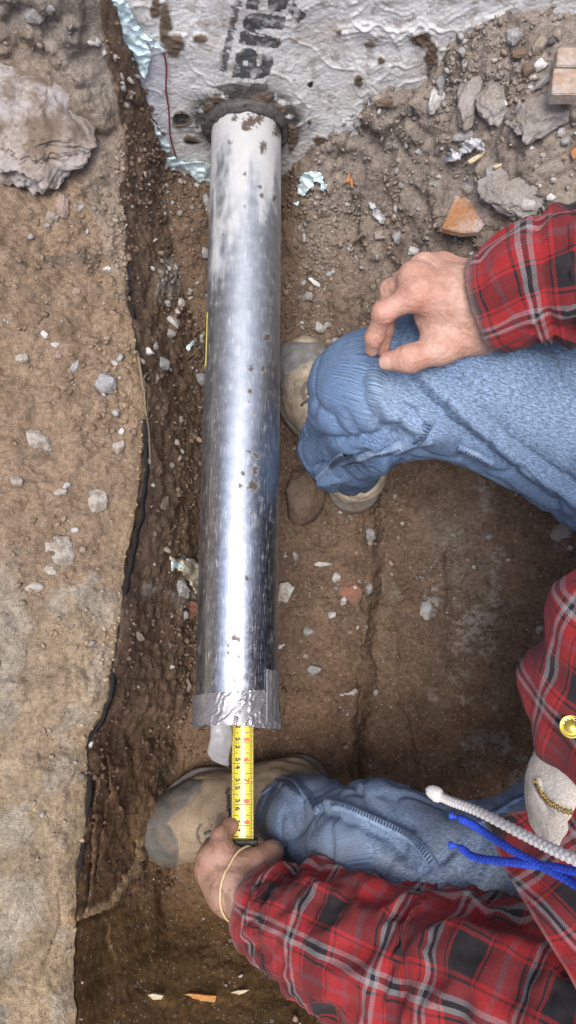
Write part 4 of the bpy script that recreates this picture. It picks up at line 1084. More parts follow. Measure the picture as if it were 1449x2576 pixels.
S = [
 # x y w h rot mat label group flat sink
 (1182, 232, 66, 200, 8, M_mort, 'long narrow slab of grey brown mortar standing in the rubble heap', G1, .7, .3),
 (1236, 260, 90, 130, -15, M_mort, 'lumpy grey brown mortar block right of the long slab in the rubble', G1, .6, .45),
 (1368, 300, 165, 118, -28, M_mort, 'biggest rock of the rubble heap, tan with a pale grey lower corner', G1, .6, .35),
 (1290, 478, 190, 150, 12, M_mort, 'broad flat slab of crusty mortar above the orange glazed brick', G1, .35, .45),
 (1288, 97, 44, 52, 10, M_gs, 'round grey stone at the top of the rubble, under the membrane edge', G1, .8, .3),
 (1357, 118, 34, 62, 12, M_ts, 'upright tan grey stone right of the round grey stone', G1, .8, .3),
 (1312, 138, 60, 34, 0, M_bs, 'brown earthy stone under the round grey stone in the rubble', G1, .7, .4),
 (1364, 166, 36, 30, -20, M_ws, 'small whitish stone left of the brick fragments', G1, .8, .3),
 (1327, 181, 40, 38, 0, M_bs, 'brown crumbly stone left of the small whitish stone', G1, .8, .35),
 (1345, 196, 16, 12, 0, M_ws, 'tiny white chip under the small whitish stone', G1, .8, .3),
 (1366, 207, 66, 24, -35, M_gs, 'long dark grey stone lying below the whitish stone', G1, .8, .3),
 (1402, 88, 24, 34, -20, M_ts, 'small tan stone near the top right corner', G1, .7, .3),
 (1386, 105, 30, 26, 10, M_dkg, 'small dark stone left of the tan stone near the top right corner', G1, .7, .3),
 (1098, 250, 44, 84, 28, M_ls, 'pale ragged stone leaning at the left edge of the rubble heap', G1, .7, .35),
 (1110, 205, 28, 66, 12, M_gs, 'grey sliver of stone directly above the pale ragged stone', G1, .6, .4),
 (1160, 139, 26, 30, 0, M_gs, 'small grey stone against the membrane above the long slab', G1, .8, .3),
 (1166, 163, 14, 24, 0, M_ls, 'tiny pale stone under the small grey stone above the long slab', G1, .8, .3),
 (1168, 345, 66, 34, 10, M_gs, 'flat grey stone under the foot of the long slab', G1, .5, .35),
 (1242, 152, 16, 14, 0, M_ls, 'tiny pale stone above the lumpy mortar block', G1, .8, .3),
 (1253, 195, 18, 14, 0, M_ls, 'small pale stone right of the long slab head', G1, .8, .3),
 (1272, 262, 20, 15, 10, M_ws, 'small white stone in front of the lumpy mortar block', G1, .8, .3),
 (1307, 275, 24, 32, 0, M_gs, 'small grey stone between the mortar block and the biggest rock', G1, .8, .3),
 (1334, 225, 18, 14, 0, M_ls, 'small pale stone above the biggest rock', G1, .8, .3),
 (1410, 335, 22, 24, 0, M_ls, 'small pale stone right of the biggest rock', G1, .8, .3),
 (1418, 358, 26, 26, 0, M_gs, 'small grey stone touching the pale one right of the biggest rock', G1, .8, .3),
 (1337, 372, 18, 12, 0, M_ws, 'small white stone under the biggest rock', G1, .8, .3),
 (1366, 392, 18, 14, 0, M_ls, 'small stone above the mortar slab, right half', G1, .8, .3),
 (1358, 468, 12, 14, 0, M_ls, 'tiny grey stone right of the mortar slab', G1, .8, .3),
 (1393, 454, 20, 18, 0, M_ls, 'small light stone near the right edge above the plaid cuff', G1, .8, .3),
 (1388, 500, 26, 20, 10, M_ws, 'pale stone above the plaid sleeve at the right edge', G1, .8, .3),
 (1330, 517, 44, 30, 10, M_ls, 'jagged pale stone just above the plaid sleeve', G1, .7, .3),
 (1293, 510, 24, 24, 0, M_gs, 'grey pebble left of the jagged pale stone', G1, .8, .3),
 (1245, 615, 26, 40, 40, M_gs, 'grey stone below the orange glazed brick', G1, .6, .4),
 (1035, 275, 22, 30, 10, M_gs, 'small grey stone under the membrane left of the rubble', G1, .8, .35),
 (1000, 365, 24, 30, 0, M_gs, 'grey stone on the soil right of the pipe collar', G1, .7, .4),
 (1056, 383, 26, 20, 0, M_ls, 'pale flat stone left of the torn grey film', G1, .6, .4),
 (1010, 466, 22, 18, 0, M_gs, 'dull grey stone in the bare soil above the hand', G1, .6, .4),
 (1104, 447, 14, 12, 0, M_ls, 'tiny pale stone left of the broad mortar slab', G1, .8, .3),
 (1095, 465, 20, 26, 0, M_gs, 'small grey stone left of the broad mortar slab', G1, .6, .4),
 (1040, 632, 40, 26, 0, M_ls, 'crumbly pale stone right above the knuckles of the hand', G1, .7, .35),
 (1005, 600, 30, 40, -35, M_gs, 'grey stone left of the crumbly pale stone above the hand', G1, .6, .4),
 (955, 590, 36, 30, 0, M_mort, 'mortar lump below the narrow film scrap', G1, .6, .4),
 (972, 258, 60, 30, 0, M_bs, 'dark earthy lump under the membrane right of the pipe', G1, .7, .45),
 # between bank and pipe
 (378, 676, 18, 14, 0, M_ls, 'small pale stone high in the strip beside the left bank', G2, .8, .3),
 (434, 812, 42, 36, 10, M_ls, 'largest pale stone in the strip left of the pipe', G2, .7, .3),
 (430, 840, 30, 26, 0, M_gs, 'grey stone just under the largest pale stone left of the pipe', G2, .6, .35),
 (455, 770, 28, 40, 10, M_ls, 'pale stone above and right of the largest pale one', G2, .6, .35),
 (420, 763, 30, 22, 0, M_gs, 'grey flat stone above the largest pale stone', G2, .6, .35),
 (372, 887, 26, 24, -20, M_ws, 'white stone beside the bank edge, left of the pipe', G2, .7, .3),
 (406, 915, 40, 34, 0, M_gs, 'round grey stone under the white stone left of the pipe', G2, .6, .4),
 (392, 955, 12, 32, 15, M_ts, 'thin tan splinter of stone near the bank', G2, .7, .3),
 (390, 870, 20, 30, 0, M_gs, 'small grey stone between the white stone and the pipe', G2, .6, .4),
 (402, 655, 20, 18, 0, M_ts, 'small tan stone high in the strip, right one', G2, .7, .35),
 (366, 1185, 10, 8, 0, M_ls, 'tiny round stone beside the dark seam', G2, .8, .3),
 (372, 1162, 18, 18, 0, M_ts, 'tan pebble beside the dark seam of the bank', G2, .7, .35),
 (383, 1220, 16, 10, 20, M_ls, 'small pale oval stone beside the dark seam', G2, .8, .3),
 (505, 955, 36, 34, 0, M_gs, 'grey stone half hidden by the left side of the pipe', G2, .6, .35),
 (512, 905, 12, 26, 10, M_ts, 'small tan stone touching the left side of the pipe', G2, .7, .3),
 (455, 1480, 50, 70, -25, M_gs, 'grey brown stone under the torn foam scrap', G2, .5, .35),
 (480, 1530, 60, 56, 20, M_brick, 'dull red brick piece half under the pipe', G2, .6, .4),
 (455, 1410, 40, 40, 10, M_dkg, 'dark stone above the foam scrap', G2, .5, .45),
 (348, 1600, 50, 20, 30, M_ts, 'flat tan chip lying left of the pipe, lower half', G2, .5, .35),
 (470, 1720, 30, 44, -30, M_ts, 'tan chip leaning at the lower left of the pipe', G2, .5, .35),
 (347, 1728, 12, 10, 0, M_ts, 'tiny tan pebble in the lower strip', G2, .8, .3),
 (433, 1680, 14, 12, 0, M_ls, 'tiny pale pebble left of the lower pipe', G2, .8, .3),
 (448, 1245, 20, 16, 0, M_bs, 'brown pebble left of the middle of the pipe', G2, .7, .3),
 (410, 1265, 36, 44, 0, M_bs, 'brown earthy lump left of the middle of the pipe', G2, .6, .45),
 (520, 505, 22, 50, -20, M_gs, 'grey stone at the left flank of the pipe near the wall', G2, .6, .4),
 (517, 632, 22, 40, 0, M_gs, 'grey stone under the yellow sticker', G2, .6, .4),
 (432, 510, 12, 14, 0, M_ls, 'small pale stone left of the pipe near the wall', G2, .8, .3),
 # left bank
 (268, 965, 58, 60, 0, M_gs, 'round grey cobble bedded in the left bank near its edge', G3, .6, .38),
 (97, 1110, 80, 50, 25, M_ls, 'flat pale stone in the left bank, left of centre', G3, .25, .42),
 (300, 1122, 34, 44, 30, M_ls, 'rough pale stone near the edge of the left bank', G3, .5, .35),
 (305, 1087, 16, 18, 0, M_ws, 'small white stone above the rough pale stone at the bank edge', G3, .8, .3),
 (40, 1215, 34, 36, 0, M_ls, 'pale angular stone at the left edge of the photo', G3, .6, .3),
 (150, 1238, 34, 20, -12, M_ws, 'whitish flat stone in the middle of the left bank', G3, .6, .3),
 (168, 1222, 26, 20, 0, M_ls, 'pale stone touching the whitish flat stone', G3, .6, .35),
 (245, 1262, 56, 72, 0, M_ls, 'large pale grey stone flush in the bank near its edge', G3, .25, .42),
 (150, 1400, 100, 130, -15, M_ls, 'biggest pale slab bedded flush in the left bank', G3, .18, .42),
 (183, 925, 24, 66, 25, M_gs, 'narrow grey stone slanting in the bank left of the round cobble', G3, .4, .4),
 (57, 905, 34, 36, 10, M_ls, 'cream stone in the bank at the left', G3, .5, .38),
 (140, 868, 26, 20, 0, M_ls, 'small pale stone in the bank above the slanting stone', G3, .6, .35),
 (112, 842, 18, 18, 0, M_ws, 'small white stone in the upper left bank', G3, .6, .35),
 (268, 678, 22, 18, 0, M_ws, 'small white stone near the bank edge, upper part', G3, .7, .3),
 (114, 849, 12, 10, 0, M_ls, 'tiny pale chip beside the small white stone', G3, .7, .3),
 (146, 895, 20, 22, 0, M_pink, 'pink pebble in the bank above the cobble', G3, .6, .35),
 (192, 735, 22, 18, 0, M_pink, 'pink pebble in the upper bank', G3, .6, .35),
 (157, 519, 36, 66, -4, M_pink, 'upright pinkish brick piece in the bank below the concrete lump', G3, .5, .38),
 (126, 545, 30, 36, 0, M_ts, 'tan stone left of the pinkish brick piece', G3, .6, .4),
 (141, 545, 18, 24, 0, M_gs, 'grey pebble wedged left of the pinkish brick piece', G3, .6, .35),
 (118, 568, 16, 14, 0, M_gs, 'small grey stone under the tan stone', G3, .6, .35),
 (205, 525, 16, 30, 0, M_gs, 'grey pebble right of the pinkish brick piece', G3, .5, .4),
 (85, 1480, 50, 34, 0, M_ls, 'pale stone flush in the bank below the biggest slab', G3, .25, .42),
 (188, 1335, 22, 20, 0, M_ls, 'small pale stone above the biggest slab', G3, .4, .4),
 (200, 400, 50, 60, 30, M_ws, 'white angular stone at the lower corner of the concrete lump', G3, .5, .35),
 (90, 25, 90, 60, -35, M_gs, 'grey stony patch in the top left corner', G3, .3, .42),
 (245, 108, 18, 20, 10, M_ls, 'small pale stone near the top, left of the membrane', G3, .8, .3),
 (292, 146, 16, 24, -20, M_ls, 'pale stone on the slope left of the blue film', G3, .8, .3),
 (262, 135, 12, 16, 0, M_ls, 'tiny pale stone left of the slope stone', G3, .8, .3),
 (230, 106, 24, 12, 15, M_ls, 'small pale flat stone near the top left', G3, .7, .3),
 (122, 22, 30, 22, 0, M_gs, 'grey stone at the very top left', G3, .7, .35),
 # floor right of pipe
 (765, 1250, 104, 150, 10, M_cob, 'big smooth brown cobble between the pipe and the boot heel', G4, .8, .3),
 (773, 748, 34, 22, -10, M_gs, 'grey stone right of the pipe above the upper boot', G4, .7, .3),
 (805, 822, 34, 30, 0, M_ls, 'pale crumbly stone above the toe of the upper boot', G4, .7, .35),
 (824, 818, 18, 18, 0, M_gs, 'small grey stone right of the pale crumbly stone', G4, .7, .35),
 (760, 813, 12, 10, 0, M_ls, 'tiny pale stone left of the pale crumbly stone', G4, .7, .3),
 (842, 862, 20, 30, 20, M_gs, 'grey chip at the knee edge', G4, .6, .35),
 (750, 575, 22, 22, 0, M_gs, 'grey pebble near the pipe below the horseshoe film', G4, .7, .35),
 (790, 1686, 38, 26, -10, M_gs, 'oval grey stone right of the lower pipe', G4, .7, .35),
 (930, 1478, 24, 40, 20, M_gs, 'upright grey stone on the floor below the boot heel', G4, .6, .35),
 (860, 1510, 20, 26, -20, M_ls, 'small bluish grey stone in the middle of the floor', G4, .7, .3),
 (835, 1547, 22, 24, 20, M_ls, 'small light stone below the bluish grey stone', G4, .7, .3),
 (844, 1453, 24, 28, 20, M_ls, 'crumbly pale stone above the bluish grey stone', G4, .6, .35),
 (905, 1464, 18, 18, 0, M_ts, 'ochre pebble left of the upright grey stone', G4, .8, .3),
 (880, 1490, 60, 70, -40, M_brick, 'dull red stone bedded in the middle of the floor', G4, .25, .42),
 (775, 1590, 30, 26, 0, M_gs, 'dull grey pebble in the floor right of the pipe', G4, .6, .4),
 (880, 1588, 14, 14, 0, M_gs, 'small grey pebble near the floor groove', G4, .6, .35),
 (928, 1345, 50, 36, 10, M_gs, 'grey stone just under the boot heel', G4, .4, .42),
 (932, 1368, 18, 16, 0, M_ts, 'orange brown pebble under the boot heel', G4, .8, .35),
 (812, 1420, 46, 14, 5, M_ls, 'pale flat chips on the floor right of the pipe', G4, .4, .35),
 (1072, 1535, 34, 56, 10, M_ls, 'pale grey stone in the open floor at the right', G4, .4, .38),
 (1228, 1352, 14, 22, -20, M_gs, 'small grey stone high in the open floor', G4, .6, .35),
 (1420, 1345, 70, 66, 0, M_mort, 'broad dull stone at the right edge under the thigh', G4, .3, .42),
 (1425, 1375, 50, 60, 0, M_bs, 'brown lump at the right edge above the shirt', G4, .4, .42),
 (1234, 1350, 12, 12, 0, M_gs, 'tiny pebble high in the open floor', G4, .6, .3),
 (770, 1650, 16, 14, 0, M_ts, 'tan pebble above the oval grey stone', G4, .7, .3),
 (982, 1998, 36, 22, 10, M_ts, 'ochre flat chip on the floor above the lower leg', G4, .4, .38),
 (742, 1400, 16, 30, 0, M_gs, 'small grey stone close to the right side of the pipe', G4, .6, .35),
 (1278, 1410, 12, 10, 0, M_ls, 'tiny pale stone in the open floor', G4, .7, .3),
]
for i, (x, y, w_, h_, rt, mt, lbl, g_, fl, sk) in enumerate(S):
    big = max(w_, h_) > 50
    nm = 'mortar_lump' if mt is M_mort else ('cobble' if mt is M_cob else ('brick_piece' if mt in (M_brick,) else 'stone'))
    rock(nm, x, y, w_, h_, rt, M_lb if (g_ == G3 and mt in (M_ls, M_ws) and max(w_, h_) > 30) else mt, lbl, {'mortar_lump': 'mortar lump', 'brick_piece': 'brick piece'}.get(nm, 'stone'), g_, flat=fl, sink=sk + (.06 if g_ == G3 else 0), seed=i + 3, ang=.25 if mt is M_cob else .8,
         n_pts=60 if mt is M_cob else (30 if big else 15), sub=3 if big else 2, rough=.05 if mt is M_cob else (.16 if big else .09))
# broken concrete lump on the left bank
lump_o = rock('concrete_lump', 80, 295, 330, 390, 0, mat_stone('old_concrete', (.36, .33, .32), (.26, .20, .15), scale=26, dust=.8), 'big broken lump of old concrete on the left bank, purple grey with soil on top', 'concrete lump', None,
              flat=.32, sink=.36, seed=40, ang=1.0, n_pts=40, sub=4, rough=.22)
M_or = mat_stone('orange_brick', (.50, .17, .05), (.42, .22, .11), dust=.15)
for x, y, w_, h_, r_, lb_ in ((33, 296, 52, 28, -12, 'orange brick chip stuck in the side of the concrete lump'), (132, 406, 34, 18, -10, 'small orange brick chip under the concrete lump'), (876, 452, 12, 26, 15, 'small bright orange brick chip on the soil right of the pipe, left one'),
                              (886, 460, 10, 26, -15, 'small bright orange brick chip on the soil right of the pipe, right one'), (1445, 388, 22, 30, 0, 'bright orange brick chip at the right edge of the rubble')):
    rock('brick_chip', x, y, w_, h_, r_, M_or, lb_, 'brick chip', 'orange brick chips', flat=.5, sink=.25, seed=int(x), ang=.9, lift=.004 if x > 100 else .02)

# glazed brick pieces with clean broken outlines
def slab(name, pts, th, mat, lbl, cat, grp=None, lift=.004, tilt=(0, 0), parent=None, jag=.8):
    cx = sum(p[0] for p in pts) / len(pts); cy = sum(p[1] for p in pts) / len(pts)
    c, nr_ = spot(cx, cy)
    poly = []
    rg = random.Random(int(cx))
    for i in range(len(pts)):
        x0, y0 = pts[i]; x1, y1 = pts[(i + 1) % len(pts)]
        for k in range(5):
            t = k / 5; j = jag if k else 0
            poly.append((x0 + (x1 - x0) * t + rg.uniform(-j, j), y0 + (y1 - y0) * t + rg.uniform(-j, j)))
    zt = c.z + lift + th * .5
    top = []
    for x, y in poly:
        q = P(x, y, zt); q.z += tilt[0] * (q.x - c.x) + tilt[1] * (q.y - c.y); top.append(q)
    bm = bmesh.new(); tv = [bm.verts.new(q - c) for q in top]; bv = [bm.verts.new(q - c - Vector((0, 0, th))) for q in top]
    bmesh.ops.triangulate(bm, faces=[bm.faces.new(tv[::-1]), bm.faces.new(bv)])
    for i in range(len(tv)): bm.faces.new([tv[i], tv[(i + 1) % len(tv)], bv[(i + 1) % len(tv)], bv[i]])
    bmesh.ops.recalc_face_normals(bm, faces=bm.faces[:])
    if th > .01: bmesh.ops.bevel(bm, geom=[e for e in bm.edges if len(e.link_faces) == 2 and e.calc_face_angle() > .7], offset=.0012, segments=2, affect='EDGES')
    me = bpy.data.meshes.new(name); bm.to_mesh(me); bm.free()
    o = link(name, me, mat, parent, False); o.location = c; tag(o, lbl, cat, grp); return o
M_gl = mat_stone('glazed_brick', (.33, .155, .065), (.46, .36, .33), .5, scale=55, dust=.2)
M_gl2 = mat_stone('pale_glazed_brick', (.36, .25, .18), (.44, .41, .39), .6, scale=26, dust=.1)
slab('brick_piece', [(1150, 487), (1192, 505), (1240, 532), (1222, 560), (1205, 582), (1160, 585), (1112, 574)], .012, M_gl, 'broken brick piece with orange glaze and white lime, below the mortar slab', 'brick piece', 'glazed brick pieces', .006)
slab('brick_piece', [(1404, 118), (1470, 118), (1470, 166), (1400, 166)], .018, M_gl2, 'upper of two buff brick pieces at the right edge of the rubble', 'brick piece', 'glazed brick pieces', .012)
slab('brick_piece', [(1394, 170), (1470, 172), (1470, 237), (1388, 236)], .018, M_gl2, 'lower of two buff brick pieces at the right edge of the rubble', 'brick piece', 'glazed brick pieces', .022)
slab('brick_piece', [(703, 1468), (722, 1464), (742, 1478), (722, 1515), (700, 1510)], .02, mat_stone('limed_brick', (.33, .25, .17), (.62, .64, .64), scale=80), 'small tan block with white lime touching the right side of the pipe', 'brick piece', 'glazed brick pieces', .006, tilt=(.2, 0))
M_wood = mat_stone('splintered_wood', (.55, .46, .32), (.42, .33, .2), .8, scale=60); M_owood = mat_stone('orange_wood', (.48, .20, .05), (.4, .24, .1), .8, scale=60)
WG = 'wood splinters'
slab('wood_chip', [(1176, 404), (1190, 395), (1222, 380), (1212, 393), (1190, 408), (1180, 410)], .004, M_wood, 'pale splintered wood chip under the torn grey film', 'wood chip', WG, .012, jag=.5)
slab('wood_chip', [(1240, 418), (1268, 408), (1262, 416), (1246, 424)], .003, M_wood, 'tiny pale wood splinter right of the larger wood chip', 'wood chip', WG, .005)
slab('wood_chip', [(350, 2508), (385, 2500), (412, 2505), (405, 2514), (372, 2516)], .006, M_wood, 'pale wood splinter at the bottom of the trench, leftmost of three', 'wood chip', WG, -.001, jag=.5)
slab('wood_chip', [(458, 2502), (480, 2500), (545, 2506), (540, 2522), (510, 2518), (488, 2524), (470, 2512)], .006, M_owood, 'orange wood splinter at the bottom of the trench, middle of three', 'wood chip', WG, -.001, jag=.5)
slab('wood_chip', [(560, 2502), (600, 2492), (628, 2490), (610, 2500), (580, 2506)], .005, M_wood, 'pale wood splinter at the bottom of the trench, nearest the plaid sleeve', 'wood chip', WG, -.001, jag=.5)
slab('wood_chip', [(775, 700), (784, 698), (806, 715), (804, 722), (790, 716)], .004, M_ws, 'cream chip on the soil right of the pipe', 'wood chip', WG, .004, jag=.5)
o = sheet('torn_film', [(852, 1745), (872, 1740), (886, 1738), (892, 1728), (900, 1738), (890, 1750), (868, 1750), (856, 1752)], mat_plain('pale_scrap', (.42, .40, .37), .7), ghost, cell=3, crumple=.004)
tag(o, 'thin pale scrap lying along the floor groove below the lower pipe', 'plastic film', 'scraps of film on the soil')
o = sheet('torn_film', [(697, 1628), (706, 1620), (720, 1618), (712, 1628), (700, 1636)], M_grey_film, ghost, cell=3, crumple=.003)
tag(o, 'tiny crumpled silver scrap touching the right side of the lower pipe', 'plastic film', 'scraps of film on the soil')

# black sheet whose edge shows all along the brink of the left bank
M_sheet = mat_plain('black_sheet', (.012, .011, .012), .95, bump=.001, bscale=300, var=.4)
bs = [(322, 760), (330, 830), (347, 900), (357, 945), (361, 1010), (358, 1100), (357, 1200), (346, 1290), (334, 1345), (318, 1420), (303, 1500), (290, 1570), (281, 1640), (275, 1690), (270, 1745), (240, 1820), (212, 1870), (206, 1905), (216, 1950), (214, 2010), (204, 2090), (196, 2160), (186, 2220)]
q = catmull([tuple(P(x, y, float(np.interp(y, [e[1] for e in EDGE], [e[2] for e in EDGE])) - .006)) for x, y in bs], 220)
q[:, 0] += .003 * perlin(np.stack([q[:, 1] * 45, q[:, 1] * 0, q[:, 1] * 0], -1))
q[:, 0] += .0035
wv = .0014 + .0012 * perlin(np.stack([q[:, 1] * 34, q[:, 1] * 0 + 3, q[:, 1] * 0], -1))
ring_ = []
for i in range(220):
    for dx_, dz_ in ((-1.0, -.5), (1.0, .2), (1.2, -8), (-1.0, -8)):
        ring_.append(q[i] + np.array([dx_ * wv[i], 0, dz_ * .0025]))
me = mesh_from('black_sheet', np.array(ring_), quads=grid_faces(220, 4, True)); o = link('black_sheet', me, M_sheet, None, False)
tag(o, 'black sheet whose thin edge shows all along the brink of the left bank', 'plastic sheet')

# root fibres at the brink
M_root = mat_plain('root', (.20, .15, .10), .85)
for i, (pts, r_, lb_) in enumerate((([(360, 960), (366, 1020), (370, 1090), (376, 1170)], .0014, 'thin brown root running down the bank face beside the black seam'), ([(346, 900), (352, 940), (356, 975), (360, 985)], .0022, 'short dark root at the bend of the bank edge'),
                                   ([(356, 960), (368, 944), (376, 946), (372, 956)], .0016, 'small curled root by the bank edge'))):
    o = tube('root', [tuple(np.array(spot(x, y)[0]) + [.002, 0, .004]) for x, y in pts], r_, M_root, n=6, res=30); tag(o, lb_, 'root', 'roots at the bank edge')

# =================================================================== THE PERSON
person = empty('person', (0, 0, 0)); tag(person, 'crouching person in red plaid shirt and blue jeans holding the tape measure', 'person')
A3 = lambda p: np.array(tuple(p), float)
D = lambda x, y, z: A3(P(x, y, z))
def cap(a, b, ra, rb, k): return ('c', A3(a), A3(b), ra, rb, k)
def chain(pts, rs, k):
    return [cap(pts[i], pts[i + 1], rs[i], rs[i + 1], k) for i in range(len(pts) - 1)]

# ---- skin
M_skin, nt, b = newmat('skin'); N = NT(nt); co_ = N.coord()
n1 = N.noise(co_, 45, 5, .6); n2 = N.noise(co_, 420, 4, .65); n3 = N.noise(co_, 130, 4, .6)
c = N.mix(N.ramp(n1, [(.35, 0), (.65, 1)]), (.57, .37, .29), (.46, .25, .18))
c = N.mix(N.ramp(n3, [(.55, 0), (.72, .5)]), c, (.36, .19, .12))
c = N.mix(N.m('MULTIPLY', N.attr('red'), .55), c, (.55, .19, .14))
c = N.mix(N.attr('dirt_shade'), c, (.20, .12, .075))
c = N.mix(1.0, c, N.ramp(n2, [(.3, .86), (.7, 1.1)]), 'MULTIPLY')
N.l(c, b.inputs['Base Color']); b.inputs['Roughness'].default_value = .58
b.inputs['Subsurface Weight'].default_value = .15; b.inputs['Subsurface Radius'].default_value = (1.0, .35, .2); b.inputs['Subsurface Scale'].default_value = .004
crs = N.voro(co_, 700, feature='DISTANCE_TO_EDGE')
h = N.bump(N.noise(co_, 90, 4, .6), .30, .003); h = N.bump(n2, .35, .0008, h); h = N.bump(N.ramp(crs, [(0, 0), (.15, 1)]), .25, .0004, h)
N.l(h, b.inputs['Normal'])

# hand on the knee
w0 = D(1222, 765, .600)
wu, wr_ = D(1225, 715, .586), D(1222, 815, .590)
mI, mM, mR, mP = D(1046, 742, .612), D(1040, 700, .607), D(1066, 676, .592), D(1112, 672, .578)
pal = [cap(wu, mP, .0195, .0125, .02), cap(w0, mR, .019, .0125, .018), cap(w0, mM, .020, .0125, .018), cap(wr_, mI, .0195, .0135, .018), cap(mP, mR, .012, .012, .012), cap(mM, mI, .0125, .0135, .012),
       cap(D(1150, 740, .595), D(1100, 800, .585), .018, .014, .02)]
thm = chain([D(1205, 842, .580), D(1110, 878, .585), D(1032, 902, .583), D(975, 909, .573)], [.019, .0135, .0118, .0095], .012)
web = [cap(D(1160, 830, .583), D(1085, 862, .580), .014, .009, .012), cap(D(1120, 815, .583), D(1065, 800, .583), .011, .0068, .014), cap(D(1190, 800, .585), D(1110, 830, .580), .015, .012, .02)]
knk = [('e', mI + [.000, .001, .0045], (.0105, .0095, .0095), .012), ('e', mM + [0, .001, .004], (.0095, .009, .009), .012), ('e', mR + [0, 0, .003], (.009, .0085, .0085), .012), ('e', mP + [0, 0, .002], (.009, .008, .008), .010)]
ten = [cap(D(1180, 762, .612), mI + [0, 0, .006], .006, .0058, .010), cap(D(1180, 745, .611), mM + [0, 0, .006], .006, .0056, .010), cap(D(1180, 725, .604), mR + [0, 0, .005], .006, .0056, .010)]
fI = chain([mI, D(965, 786, .603), D(942, 848, .577), D(936, 879, .560)], [.0125, .0100, .0088, .0074], .006)
fM = chain([mM, D(982, 730, .580), D(968, 830, .555), D(962, 880, .540)], [.0120, .0100, .0085, .0072], .006)
fR = chain([mR, D(1012, 705, .555), D(1010, 765, .540)], [.0115, .0095, .0085], .006)
fP = chain([mP, D(1068, 700, .552), D(1060, 745, .540)], [.0105, .0085, .0078], .006)
fore = [cap(w0 + [0, 0, -.003], D(1440, 722, .63), .029, .036, .02), cap(wu, D(1440, 700, .62), .021, .028, .02), cap(wr_, D(1440, 755, .63), .021, .028, .02)]
handR = fore + pal + thm + web + knk + ten + [('e', D(968, 786, .606), (.0102, .0102, .0095), .005)] + fI
hand_r_fields = [handR, fM, fR, fP]
def field_union(groups, p, k=.0035):
    d = None
    for g in groups:
        e = field(g, p); d = e if d is None else smin(d, e, k)
    return d
def skin_mesh(groups, lo, hi, res, k=.0035):
    global field
    allp = groups
    old = field
    def f2(pr, p): return field_union_raw(pr, p, k)
    def field_union_raw(gs, p, kk):
        d = None
        for g in gs:
            e = old(g, p); d = e if d is None else smin(d, e, kk)
        return d
    field = f2
    co, q = surface_nets(allp, lo, hi, res); co = relax(co, q, 2, .5); nr = field_normals(allp, co)
    field = old
    return co, q, nr
def gb(groups, m=.01):
    bs_ = [bounds(g, m) for g in groups]
    return np.min([b_[0] for b_ in bs_], 0), np.max([b_[1] for b_ in bs_], 0)
lo, hi = gb(hand_r_fields); hi[0] = w0[0] + .05
cR, qR, nR = skin_mesh(hand_r_fields, lo, hi, .0014)
# hand on the tape measure
lw = D(604, 2248, .262); lwu, lwr = D(575, 2235, .255), D(640, 2228, .258)
lI, lM, lR, lP = D(556, 2140, .258), D(532, 2158, .254), D(522, 2184, .244), D(528, 2208, .232)
lt0, lt1, lt2, lt3 = D(648, 2210, .258), D(658, 2168, .262), D(684, 2145, .252), D(692, 2156, .228)
lpal = [cap(lw, lI, .025, .014, .02), cap(lwu, lM, .020, .013, .02), cap(lwu, lR, .019, .0125, .02), cap(lwu, lP, .018, .012, .02), cap(lwr, lt1, .022, .014, .02), cap(D(560, 2172, .257), D(650, 2176, .258), .0125, .0135, .016),
        cap(D(600, 2200, .260), D(602, 2180, .258), .024, .013, .02), cap(lI, lM, .013, .0125, .012), cap(lM, lR, .012, .012, .012)]
lknk = [('e', lI + [0, 0, .004], (.0105, .0105, .0095), .012), ('e', lM + [0, 0, .004], (.0098, .0098, .0092), .012), ('e', lR + [0, 0, .003], (.009, .009, .0085), .012)]
lthm = chain([lt0, lt1, lt2, lt3], [.016, .0135, .0128, .0098], .010)
lfI = chain([lI, D(556, 2103, .252), D(578, 2078, .240), D(600, 2062, .226)], [.0135, .0112, .0100, .0082], .006)
lfM = chain([lM, D(532, 2128, .215), D(555, 2115, .196), D(585, 2112, .190)], [.0118, .0098, .0088, .0078], .006)
lfR = chain([lR, D(520, 2158, .205), D(545, 2148, .184), D(585, 2148, .180)], [.0112, .0095, .0085, .0075], .006)
lfP = chain([lP, D(528, 2190, .195), D(550, 2180, .176), D(585, 2180, .174)], [.0105, .0085, .0078, .007], .006)
lfore = [cap(lw, D(860, 2345, .335), .0265, .036, .02), cap(lwu, D(800, 2355, .32), .020, .028, .02), cap(lwr, D(830, 2290, .32), .020, .028, .02)]
gl_ = [lfore + lpal + lknk + lthm + lfI, lfM, lfR, lfP]
lo, hi = gb(gl_); hi[0] = D(720, 2300, .3)[0]
cL, qL, nL = skin_mesh(gl_, lo, hi, .0014)
